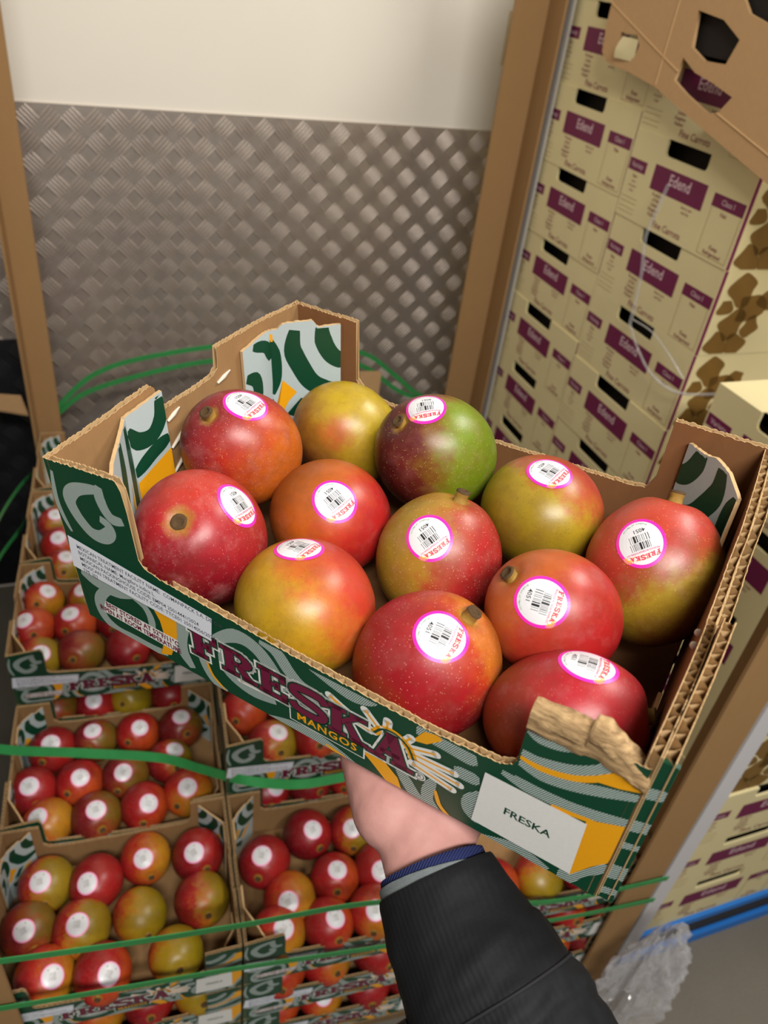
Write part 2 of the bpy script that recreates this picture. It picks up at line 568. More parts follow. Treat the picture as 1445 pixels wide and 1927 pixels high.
def slab_letter(ch, x0, x1, y0, y1):
    """chunky slab-serif capitals built of bars"""
    w, h = x1 - x0, y1 - y0
    X = lambda a: x0 + a * w
    Y = lambda b: y0 + b * h
    R = lambda a, b, c, d: [(X(a), Y(b)), (X(c), Y(b)), (X(c), Y(d)), (X(a), Y(d))]
    Q = lambda *p: [(X(a), Y(b)) for a, b in p]
    serif = 0.13
    if ch == 'F':
        return [R(.14, 0, .46, 1), R(0, 0, .6, serif), R(0, 1 - serif, 1, 1), R(.78, .70, 1, 1), R(.4, .44, .72, .60), R(.62, .36, .76, .68)]
    if ch == 'R':
        a = [R(.12, 0, .38, 1), R(0, 0, .5, serif), R(0, 1 - serif, .6, 1)]
        for k in range(8):
            t0, t1 = math.pi * (k / 8 - .5), math.pi * ((k + 1) / 8 - .5)
            a.append(Q((.5 + .15 * math.cos(t0), .70 + .14 * math.sin(t0)), (.5 + .42 * math.cos(t0), .70 + .30 * math.sin(t0)),
                       (.5 + .42 * math.cos(t1), .70 + .30 * math.sin(t1)), (.5 + .15 * math.cos(t1), .70 + .14 * math.sin(t1))))
        a += [R(.3, .42, .55, .56), Q((.42, .46), (.66, .46), (1.0, 0), (.68, 0)), R(.62, 0, 1.06, serif)]
        return a
    if ch == 'E':
        return [R(.12, 0, .44, 1), R(0, 0, 1, serif + .03), R(0, 1 - serif, .96, 1), R(.78, .70, .96, 1), R(.82, 0, 1, .32), R(.4, .44, .7, .58), R(.6, .36, .74, .66)]
    if ch == 'S':
        pts = [(.93, .74), (.82, .92), (.5, .95), (.17, .88), (.12, .68), (.38, .55), (.68, .46), (.88, .30), (.78, .09), (.48, .05), (.18, .10), (.07, .28)]
        return stroke_quads([(X(a), Y(b)) for a, b in pts], 0.30 * h * .8, taper=False, n=4)
    if ch == 'K':
        return [R(.1, 0, .38, 1), R(0, 0, .5, serif), R(0, 1 - serif, .5, 1), Q((.36, .42), (.36, .62), (.74, 1), (.96, 1)), Q((.46, .56), (.60, .68), (1.0, 0), (.70, 0)),
                R(.62, 0, 1.08, serif), R(.6, 1 - serif, 1.05, 1)]
    if ch == 'A':
        return [Q((.44, 1), (.62, 1), (.30, 0), (.14, 0)), Q((.38, 1), (.64, 1), (.94, 0), (.66, 0)), R(.3, .26, .74, .40), R(0, 0, .42, serif), R(.56, 0, 1.06, serif)]

BRAND = [('F', -84, -63, 23, 47), ('R', -60, -35, 23, 46), ('E', -32, -12, 22.5, 46), ('S', -10, 17, 22, 46), ('K', 17, 41, 21, 46), ('A', 43, 71, 20, 46)]

def fatten(polys, d):
    """grow convex polygons about their centre by roughly d metres"""
    out = []
    for p in polys:
        n = len(p)
        area2 = sum(a[0] * b[1] - b[0] * a[1] for a, b in zip(p, p[1:] + p[:1]))
        q = p if area2 > 0 else p[::-1]
        r = []
        for k in range(n):
            a, b, c = q[k - 1], q[k], q[(k + 1) % n]
            e1 = Vector((b[0] - a[0], b[1] - a[1])).normalized()
            e2 = Vector((c[0] - b[0], c[1] - b[1])).normalized()
            n1, n2 = Vector((e1.y, -e1.x)), Vector((e2.y, -e2.x))
            v_ = n1 + n2
            ln = max(v_.length, 0.6)
            v_ = v_ / ln / max(0.55, v_.normalized().dot(n1) if v_.length > 1e-6 else 1)
            r.append((b[0] + v_.x * d, b[1] + v_.y * d))
        out.append(r)
    return out

def front_prints(rects, single=False):
    sil, ora, orp = [], [], []
    sil_l, ora_l, ray_l, core_l = [], [], [], []
    for mname, wd, pts in STROKES:
        q_ = stroke_quads(mm(pts), wd / 1000 * (1.28 if mname == 'S' else 1.1))
        (sil if mname == 'S' else ora).extend(q_)
        (sil_l if mname == 'S' else ora_l).append(q_)
    for mname, pts in POLYS:
        p = mm(pts)
        c = (sum(x for x, y in p) / len(p), sum(y for x, y in p) / len(p))
        q_ = [[c, p[k - 1], p[k]] for k in range(len(p))]
        ora += q_
        ora_l.append(q_)
    rays_w, rays_o = [], []
    for r in RAYS:
        e = mm(r)
        q_ = stroke_quads(e, 0.0058, taper=False) + disc(*e[-1], .0029, .0029, 10) + disc(*e[0], .0029, .0029, 10)
        rays_w += q_
        ray_l.append(q_)
        q_ = stroke_quads(e, 0.0026)
        rays_o += q_
        core_l.append(q_)
    letters = []
    for ch, a, b, c, d in BRAND:
        letters += slab_letter(ch, a / 1000, b / 1000, c / 1000, d / 1000)
    plate_ = [rect(-.0095, .0105, .0405, .0215)]
    mang = xf(text_polys('MANGOS', .0092, 0.02, spacing=1.12), .0155, .0160)
    arc_o, arc_g = [], []
    A_ = [(.047, .040), (.052, .047), (.060, .0485), (.068, .043), (.072, .034)]
    arc_o = stroke_quads(A_, .0052, taper=False)
    arc_g = stroke_quads(A_, .0016, taper=False)
    reg = disc(.0765, .0225, .0030, .0030, 20)
    reg_t = xf(text_polys('R', .0044, 0.01), .0765, .0226)
    if single:
        many = [('printed_swirl', panel_print(q_, rects, .00012 + .000003 * i_), SILVER) for i_, q_ in enumerate(sil_l)]
        many += [('printed_flame', panel_print(q_, rects, .00021 + .000003 * i_), ORANGE) for i_, q_ in enumerate(ora_l)]
        many += [('sun_ray', panel_print(q_, rects, .00028 + .000003 * i_), WHITE_INK) for i_, q_ in enumerate(ray_l + [fatten(plate_, .0012)])]
        many += [('sun_ray_core', panel_print(q_, rects, .00034), ORANGE) for q_ in core_l + [arc_o]]
        many = [x_ for x_ in many if x_[1].f]
    else:
        many = [('printed_swirl', panel_print(sil, rects, .00012), SILVER), ('printed_flame', panel_print(ora, rects, .00020), ORANGE),
                ('sun_ray', panel_print(rays_w + fatten(plate_, .0012), rects, .00028), WHITE_INK),
                ('sun_ray_core', panel_print(rays_o + arc_o, rects, .00034), ORANGE)]
    out = many + [('letter_outline', panel_print(fatten(letters, .0026) + disc(.0765, .0225, .0038, .0038, 20), rects, .00040), WHITE_INK),
           ('letter_shadow', panel_print(fatten(letters, .0011) + reg + arc_g + fatten(plate_, .0002), rects, .00046), GREEN),
           ('brand_lettering', panel_print(letters, rects, .00052), MAROON),
           ('variety_lettering', panel_print(mang, rects, .00054), ORANGE),
           ('registered_mark', panel_print(disc(.0765, .0225, .0024, .0024, 20), rects, .00050), WHITE_INK),
           ('registered_letter', panel_print(reg_t, rects, .00054), BLACK_INK)]
    store = [('storage_strip', panel_print([[(-.1625, .0145), (-.0985, .0130), (-.0955, .0262), (-.1575, .0268)]], rects, .00056), WHITE_INK),
             ('storage_lettering', panel_print(xf(text_polys('BEST STORED AT 52°F/11°C', .0064, 0.03), -.1265, .0229, -.02, .80, 1) +
                                               xf(text_polys('RIPEN AT ROOM TEMPERATURE', .0064, 0.03), -.1295, .0168, -.02, .76, 1), rects, .00062), MAROON),
             ('code_label', panel_print([[(.1095, .0088), (.1656, .0088), (.1645, .0578), (.1115, .0568)]], rects, .00056), WHITE_INK),
             ('code_lettering', panel_print(xf(text_polys('FRESKA', .0085, 0.02), .1378, .033, 0, .9, 1), rects, .00062), GREEN)]
    return out + store

def label_prints(u0=-.179, u1=-.064, v0=.044, v1=.074):
    big = [(-.19, .19, -.01, .14)]
    poly = [[(u0 - .001, v0 + .003), (u1 - .002, v0 + .0005), (u1 + .001, v1 - .008), (u0 + .002, v1 + .001)]]
    rows = ['MEXICAN TREATMENT FACILITY NAME:  COMANPACK S.A. DE C.V.', 'BOTANICAL NAME: Mangifera indica L.', 'MEXICAN PACKINGHOUSE CODE: EMP04 25014441/2024',
            'MEXICAN TREATMENT FACILITY CODE: TTCE01 25014056/2024', 'TPE 302']
    tx = []
    for k, r_ in enumerate(rows):
        tx += xf(text_polys(r_, .0047, 0.004, 'LEFT'), u0 + .008, v1 - .0055 - k * .0051, -.045, .82, 1.0)
    return [('treatment_label', panel_print(poly, big, .00075), PAPER), ('treatment_lettering', panel_print(tx, big, .00082), TEXT_GREY)]

def flap_path(corner, torn=False):
    """plan of the folded corner flap: glued leg along the side wall, then across the corner"""
    T = .0046
    if torn and corner == ('front', 'right'):
        return [(HW - T, .098), (HW - T, .034), (.166, T)]
    if corner[0] == 'front':
        pts = [(-HW + T, .090), (-HW + T, .056), (-.143, T)]
    else:
        pts = [(-HW + T, .172), (-HW + T, .206), (-.136, CD - T)]
    if corner[1] == 'right':
        pts = [(-x, y) for x, y in pts]
    return pts

def flap(corner, top, seed, style, single=False):
    pts = [Vector((*p, 0)) for p in flap_path(corner, single)]
    l1, l2 = (pts[1] - pts[0]).length, (pts[2] - pts[1]).length
    inward = Vector((0, CD / 2, 0)) - Vector((pts[1].x, pts[1].y, 0))
    nrm = []
    for a, b in ((pts[0], pts[1]), (pts[1], pts[2])):
        d = (b - a).normalized()
        n_ = Vector((d.y, -d.x, 0))
        nrm.append(n_ if n_.dot(inward) > 0 else -n_)
    def place(s, off, v_):
        s = s * (l1 + l2)
        k = 0 if s <= l1 else 1
        a, b = pts[k], pts[k + 1]
        t_ = s / l1 if k == 0 else (s - l1) / l2
        p = a + (b - a) * t_ + nrm[k] * (0.003 - off)
        return (p.x, p.y, v_)
    rnd = random.Random(seed)
    mb = MB()
    N = 44
    S = [k / N for k in range(N + 1)] + [l1 / (l1 + l2)]
    S.sort()
    tops = [lerp_profile(top, s) + rnd.uniform(-.0004, .0004) for s in S]
    a0, a1 = [place(s, 0, .003) for s in S], [place(s, 0, v_) for s, v_ in zip(S, tops)]
    b0, b1 = [place(s, .0024, .003) for s in S], [place(s, .0024, v_) for s, v_ in zip(S, tops)]
    mb.grid([a0, a1], 0)
    mb.grid([b1, b0], 1)
    mb.grid([a1, b1], 2)
    mb.face([a0[0], a1[0], b1[0], b0[0]], 2)
    mb.face([a0[-1], b0[-1], b1[-1], a1[-1]], 2)
    body = mb.data('corner_flap', [SILVER_PLAIN, KRAFT, KRAFT_EDGE])
    # printed motif in (mm along the flap, mm up)
    if style == 'back':
        G = [(13, [(54, 128), (52, 112), (58, 96), (66, 82), (78, 75), (94, 74)]), (12, [(75, 134), (76, 118), (82, 105), (90, 99), (95, 100)]), (8, [(34, 122), (38, 108), (38, 90), (34, 74)]),
             (10, [(2, 102), (13, 96), (14, 80), (6, 68)]), (8, [(12, 124), (27, 118), (32, 106)]), (8, [(22, 62), (33, 68)])]
        GP = [[(57, 68), (66, 66), (54, 50), (45, 54)], [(41, 45), (60, 33), (56, 18), (42, 34)]]
        OP = [[(43, 86), (54, 74), (47, 66), (41, 54), (35, 54), (40, 66)], [(55, 44), (69, 62), (82, 61), (72, 50), (64, 38)], [(33, 127), (37, 126), (37, 120), (34, 120)]]
    else:
        G = [(11, [(4, 131), (5, 117), (14, 108), (26, 110), (34, 121)]), (7, [(0, 137), (7, 133)]), (10, [(0, 99), (16, 95), (34, 87)]), (7, [(40, 128), (41, 95), (44, 62), (48, 15)]),
             (8, [(55, 126), (58, 100), (64, 70), (68, 12)]), (9, [(82, 118), (86, 80), (90, 30)])]
        GP = []
        OP = [[(0, 90), (33, 80), (34, 58), (20, 40), (0, 38)], [(48, 90), (52, 74), (55, 22), (52, 10), (50, 40)]]
    subs = []
    swirls = [stroke_quads(mm(p), w_ / 1000 * 1.15) for w_, p in G] + [[mm(p)] for p in GP]
    flames = [[[mm(p)[0], mm(p)[k], mm(p)[k + 1]] for k in range(1, len(p) - 1)] for p in OP]
    if not single:
        swirls, flames = [sum(swirls, [])], [sum(flames, [])]
    for nm, group_, mt, off in [('flap_swirl', g_, GREEN, -.00015 - .000004 * i_) for i_, g_ in enumerate(swirls)] + [('flap_flame', g_, ORANGE, -.0003) for g_ in flames]:
        m_ = MB()
        for q in group_:
            for ra, rb in ((0.0, l1), (l1, l1 + l2)):
                for k in range(12):
                    xa, xb = ra + (rb - ra) * k / 12, ra + (rb - ra) * (k + 1) / 12
                    tp = min(lerp_profile(top, xa / (l1 + l2)), lerp_profile(top, xb / (l1 + l2))) - .0012
                    c_ = clip_poly(q, (xa + 1e-6, xb - 1e-6, .004, tp))
                    if c_:
                        m_.face([place(x / (l1 + l2), off, y) for x, y in c_])
        if m_.f:
            subs.append((nm, m_.data(nm, mt)))
    return ('corner_flap', body, subs)

def crate_parts(torn):
    P = []
    prints = front_prints(PANEL_RECTS if torn else PANEL_RECTS_WHOLE, torn) + label_prints()
    fr = board(FRONT if torn else FRONT_WHOLE, lambda s, o_, v_: (s, o_, v_), seed=1)
    P.append(('front_panel', fr.data('front_panel', BOARD_MATS), [(n_, b_.data(n_, m_)) for n_, b_, m_ in prints]))
    P.append(('back_panel', board(BACK, lambda s, o_, v_: (s, CD - o_, v_), seed=2).data('back_panel', BOARD_SHADED if torn else BOARD_MATS), []))
    P.append(('side_panel', board(LEFT, lambda s, o_, v_: (-HW + o_, s, v_), seed=3).data('side_panel', BOARD_MATS), []))
    if torn:
        R1 = [(.0, .128), (.03, .131), (.07, .127), (.09, .122), (.10, .116), (.15, .117), (.165, .126), (.21, .131), (.25, .134)]
        bow = lambda s, v_: .004 * math.sin(math.pi * min(1, max(0, s / .25))) * max(0, v_ / .13)
        P.append(('side_panel', board(R1, lambda s, o_, v_: (HW + .0015 - o_ + bow(s, v_), s, v_), T=.0050, period=.0078, jit=.0012, seed=4).data('side_panel', BOARD_SHADED), []))
        R2 = [(.001, .126), (.02, .132), (.05, .134), (.088, .133), (.093, .125), (.096, .112), (.11, .106), (.17, .110), (.19, .124), (.245, .128)]
        P.append(('side_outer_ply', board(R2, lambda s, o_, v_: (HW + .0075 - o_ + bow(s, v_) * 1.15, s, v_), T=.0056, period=.0082, jit=.0014, v0=.002, seed=5).data('side_outer_ply', BOARD_MATS), []))
    else:
        P.append(('side_panel', board(LEFT, lambda s, o_, v_: (HW - o_, s, v_), seed=4).data('side_panel', BOARD_MATS), []))
    m = MB()
    m.box((-HW + .0045, .0045, .0), (HW - .0045, CD - .0045, .0035))
    P.append(('bottom_panel', m.data('bottom_panel', KRAFT_SHADED if torn else KRAFT), []))
    P.append(flap(('front', 'left'), [(0, .1345), (.35, .132), (.42, .130), (.60, .126), (.75, .123), (.8, .118), (1, .116)], 11, 'front', torn))
    P.append(flap(('back', 'left'), [(0, .126), (.3, .130), (.37, .129), (.46, .130), (.50, .134), (.76, .135), (.80, .129), (1, .130)], 12, 'back', torn))
    P.append(flap(('back', 'right'), [(0, .098), (.2, .108), (.36, .120), (.55, .130), (.70, .131), (.82, .126), (1, .124)] if torn else [(0, .125), (1, .128)], 13, 'back', torn))
    P.append(flap(('front', 'right'), [(0, .055), (.3, .066), (.6, .074), (1, .080)], 14, 'front', torn))
    return P

JOINED = ('printed_swirl', 'printed_flame', 'sun_ray', 'sun_ray_core', 'letter_outline', 'letter_shadow', 'brand_lettering', 'variety_lettering', 'storage_lettering', 'code_lettering', 'treatment_lettering', 'flap_swirl', 'flap_flame')
def place_crate(parts, mw, label, group, single_prints=False):
    root = empty('mango_crate', mw)
    tag(root, label, 'crate', group)
    out = {}
    for nm, me, subs in parts:
        o = link(nm, me, root)
        out.setdefault(nm, o)
        for sn, sme in subs:
            so = link(sn, sme, o)
            if sn in JOINED and (not single_prints or 'letter' in sn):
                so['kind'] = 'stuff'
    return root, out

HELD = Matrix(((0.64589608, 0.75738721, -0.09582728, 0.09636254), (-0.76295692, 0.64479085, -0.04627635, 0.28527769),
               (0.02673944, 0.1030018, 0.99432169, CAM_H - 0.38448741), (0, 0, 0, 1)))
held_parts = crate_parts(True)
held, held_o = place_crate(held_parts, HELD, 'corrugated mango crate with torn right corner held up on the open hand', 'mango crates', True)
# crushed, peeled ply along the top of the right front tab
rnd = random.Random(3)
rows = []
K = 60
LAYERS = ((.1045, -.0005), (.107, -.0011), (.1105, -.0017), (.1140, -.0010), (.1172, -.0019), (.1205, -.0006), (.1235, -.0010), (.1262, .0012), (.1275, .0030), (.1262, .0050), (.1268, .0066), (.1225, .0076), (.114, .0080), (.104, .0070))
for j, (v_, off) in enumerate(LAYERS):
    row = []
    for k in range(K + 1):
        t_ = k / K
        s = .1256 + (.1816 - .1256) * t_
        up = .003 * math.sin(t_ * 2.6) + (.0036 if t_ > .47 else -.0006 - .004 * max(0, t_ - .30)) - .016 * max(0, t_ - .58) / .42
        n_ = noise.noise(Vector((s * 130, j * .9, 3.1))) + .6 * noise.noise(Vector((s * 60, j * 2.3, 9.1)))
        row.append((s, off + .0011 * n_, v_ - .0050 * min(1, j / 5) + up * min(1, .25 + j / 4) + .0010 * noise.noise(Vector((s * 300, j * .6, 8)))))
    rows.append(row)
mb = MB()
mb.grid(rows)
t = NT('torn_kraft', .85, 0, .15)
v = t.obj()
mp = t.n('ShaderNodeMapping')
mp.inputs['Scale'].default_value = (.35, 1, 2.2)
t.l(v, mp.inputs[0])
f1 = t.noise(mp.outputs[0], 240, 5, .7)
t.color(t.ramp(f1, [(.30, lin((112, 88, 62))), (.48, lin((164, 134, 96))), (.68, lin((192, 162, 118)))]))
t.bump(f1, .8, .0014)
o = mb.build('crushed_tab', t.m, held, smooth=True)
o['label'] = 'crushed bare cardboard edge of the corner tab'
# printed fold of the side wall showing past the front panel
m = MB()
m.box((.1812, .0015, .0), (.1895, .0040, .1235))
sf = m.build('side_fold', GREEN, held)
for z0_, z1_ in ((.094, .103), (.066, .076), (.050, .056), (.020, .034), (.004, .011)):
    m = MB()
    m.face([(.1813, .0013, z0_), (.1894, .0013, z0_ + .004), (.1894, .0013, z1_ + .003), (.1813, .0013, z1_)])
    m.build('fold_swirl', SILVER, sf)
# hot-melt glue beads on the inside of the side walls
GLUE = flat('glue', (206, 196, 180), 0.25, 0.05)
for (a, b) in (((-.1752, .1455, .112), (-.1752, .160, .116)), ((-.1752, .0935, .086), (-.1752, .112, .097)), ((-.1752, .0925, .066), (-.1752, .112, .080)), ((-.1752, .0935, .108), (-.1752, .106, .113))):
    mb = MB()
    mb.tube([a, [(x + y) / 2 for x, y in zip(a, b)], b], [.0011, .0017, .0006], 6)
    mb.build('glue_bead', GLUE, held, smooth=True)
for q in ((.1788, .100, .106), (.1787, .086, .110)):
    bm = bmesh.new()
    bmesh.ops.create_icosphere(bm, subdivisions=2, radius=.0022, matrix=Matrix.Translation(q))
    me = bpy.data.meshes.new('glue_bead')
    bm.to_mesh(me)
    bm.free()
    me.materials.append(GLUE)
    link('glue_bead', me, held)

# ------------------------------------------------------------------ mangoes
def mango_radius(d, b):
    """star-shaped mango: d is a unit vector in fruit space (z towards the stem), b semi-axes"""
    x, y, z = d
    r = 1 / math.sqrt((x / b[0]) ** 2 + (y / b[1]) ** 2 + (z / b[2]) ** 2)
    ang = math.acos(max(-1, min(1, z)))
    az = math.atan2(y, x)
    r *= 1 + 0.035 * z - 0.02 * z * z
    r *= 1 + 0.022 * math.sin(ang) * math.cos(az + 0.6) * (1 if z < 0 else 0.6) + 0.010 * math.sin(ang) ** 2 * math.sin(2 * az + 1.1)
    r *= 1 - 0.075 * math.exp(-(ang / 0.17) ** 2) + 0.012 * math.exp(-((ang - 0.42) / 0.2) ** 2)
    return r

def mango_body(b, nu, nv, mat, name='mango'):
    V, F = [(0, 0, mango_radius((0, 0, 1), b))], []
    for j in range(1, nv):
        th = math.pi * (j / nv) ** 1.12
        for k in range(nu):
            d = (math.sin(th) * math.cos(2 * math.pi * k / nu), math.sin(th) * math.sin(2 * math.pi * k / nu), math.cos(th))
            r = mango_radius(d, b)
            V.append((d[0] * r, d[1] * r, d[2] * r))
    V.append((0, 0, -mango_radius((0, 0, -1), b)))
    for k in range(nu):
        F.append((0, 1 + k, 1 + (k + 1) % nu))
    for j in range(nv - 2):
        for k in range(nu):
            a, c = 1 + j * nu + k, 1 + j * nu + (k + 1) % nu
            F.append((a, a + nu, c + nu, c))
    last = len(V) - 1
    for k in range(nu):
        F.append((last, last - nu + (k + 1) % nu, last - nu + k))
    return mesh_data(name, V, F, mat, None, True)

def stem_mesh(b, seg, long=1.0, mats=None, wide=1.0):
    z0 = mango_radius((0, 0, 1), b) - .0012
    prof = [(.0072, -.0012), (.0058, .0006), (.0040, .0016 * long), (.0037, .0040 * long), (.0043, .0056 * long), (.0041, .0066 * long), (.0026, .0069 * long), (.0022, .0058 * long), (0.0002, .0056 * long)]
    mb = MB()
    rows = []
    for j, (r, z) in enumerate(prof):
        r *= wide
        rows.append([((r + .0004 * math.sin(3 * k + j)) * math.cos(2 * math.pi * k / seg) + .0003 * j * .3, (r + .0003 * math.cos(2 * k + j)) * math.sin(2 * math.pi * k / seg), z0 + z) for k in range(seg)])
    mb.grid(rows[:5], 0, closed=True)
    mb.grid(rows[4:], 1, closed=True)
    return mb.data('stem', mats, True)

def on_fruit(polys, b, c0, up, lift, split=.004):
    """wrap flat polygons (metres around the sticker centre) onto the fruit"""
    c0 = Vector(c0).normalized()
    up = Vector(up)
    up = (up - c0 * up.dot(c0)).normalized()
    rt = up.cross(c0)
    r0 = mango_radius(c0, b)
    mb = MB()
    def pt(x, y):
        d = (c0 * r0 + rt * x + up * y)
        # flatten slightly the way a stiff paper label does
        d.normalize()
        return d * (mango_radius(d, b) + lift)
    for p in polys:
        mb.face([pt(x, y) for x, y in p])
    return mb

def ring_polys(rx, ry, n=48, rings=5, r_in=0.0):
    out = []
    for j in range(rings):
        a, c = r_in + (1 - r_in) * j / rings, r_in + (1 - r_in) * (j + 1) / rings
        for k in range(n):
            t0, t1 = 2 * math.pi * k / n, 2 * math.pi * (k + 1) / n
            q = [(a * rx * math.cos(t0), a * ry * math.sin(t0)), (c * rx * math.cos(t0), c * ry * math.sin(t0)), (c * rx * math.cos(t1), c * ry * math.sin(t1)), (a * rx * math.cos(t1), a * ry * math.sin(t1))]
            out.append(q if a > 0 else q[1:] and [q[0], q[1], q[2]])
    return out

PINK = flat('pink_label_border', (232, 40, 168), 0.35, 0.03, spec=0.5)
LABEL_WHITE = flat('white_label_face', (210, 210, 213), 0.35, 0.03, spec=0.5)
LABEL_TEXT = flat('pink_red_label_ink', (206, 36, 104), 0.4, 0.03)
LABEL_GREEN = flat('green_label_ink', (96, 150, 110), 0.4, 0.03)
LABEL_GOLD = flat('gold_label_ink', (240, 176, 60), 0.4, 0.03)
STEM_A = flat('stem_wood', (158, 122, 50), 0.7, 0.4, 300, bump=0.4)
STEM_B = flat('stem_scar', (92, 68, 40), 0.85, 0.5, 400, bump=0.6)

def sticker(b, c0, up, parent, full=True):
    rx, ry = .0148, .0162
    o = on_fruit(ring_polys(rx, ry), b, c0, up, .00022).build('sticker', PINK, parent, smooth=True)
    on_fruit(ring_polys(rx * .86, ry * .86), b, c0, up, .00034).build('sticker_face', LABEL_WHITE, o, smooth=True)
    rnd = random.Random(5)
    bars = []
    for row, (y0, y1) in enumerate(((-.0048, -.0004), (.0000, .0044))):
        x = -.0058
        k = 0
        while x < .0056:
            wdt = rnd.choice((.00022, .00026, .0004, .0006)) if not (k == (5 if row else 7)) else .0013
            bars.append(rect(x + .0006 * row, y0, x + wdt + .0006 * row, y1))
            x += wdt + rnd.choice((.0005, .0007, .0010))
            k += 1
    on_fruit(bars, b, c0, up, .00042).build('barcode', BLACK_INK, o)['kind'] = 'stuff'
    on_fruit(xf(text_polys('4051', .0036, 0.005), -.0014, -.0074), b, c0, up, .00042).build('price_code', BLACK_INK, o)['kind'] = 'stuff'
    brand = []
    for k, ch in enumerate('FRESKA'):
        x = -.0092 + .0031 * k
        brand += slab_letter(ch, x, x + .0026, .0066 + (.0004 if k in (0, 5) else 0), .0094 + (.0006 if k == 0 else 0))
    brand = [[(x, y + .0012 - 18 * x * x) for x, y in p] for p in brand]
    on_fruit(fatten(brand, .00012), b, c0, up, .00042).build('brand_shadow', LABEL_GOLD, o)['kind'] = 'stuff'
    on_fruit(brand, b, c0, up, .00047).build('brand_lettering', LABEL_TEXT, o)['kind'] = 'stuff'
    on_fruit(xf(text_polys('PRODUCE INTERNATIONAL LLC', .0016, 0.01), .0004, .0056, 0, .86, 1), b, c0, up, .00042).build('maker_lettering', LABEL_TEXT, o)['kind'] = 'stuff'
    arc = []
    for k, ch in enumerate('Product of Mexico'):
        if ch == ' ':
            continue
        a = math.radians(-126 + 4.6 * k)
        arc += xf(text_polys(ch, .0018, 0.0), rx * .76 * math.cos(a), ry * .76 * math.sin(a), a + math.pi / 2)
    on_fruit(arc, b, c0, up, .00042).build('origin_lettering', LABEL_GREEN, o)['kind'] = 'stuff'
    sun = []
    for k in range(9):
        a = math.radians(-20 + 17 * k)
        sun += stroke_quads([(.0094 + .0012 * math.cos(a), .0070 + .0012 * math.sin(a)), (.0094 + .0038 * math.cos(a), .0070 + .0038 * math.sin(a))], .0004, taper=False)
    on_fruit(sun, b, c0, up, .00040).build('sunburst', LABEL_GOLD, o)['kind'] = 'stuff'
    return o

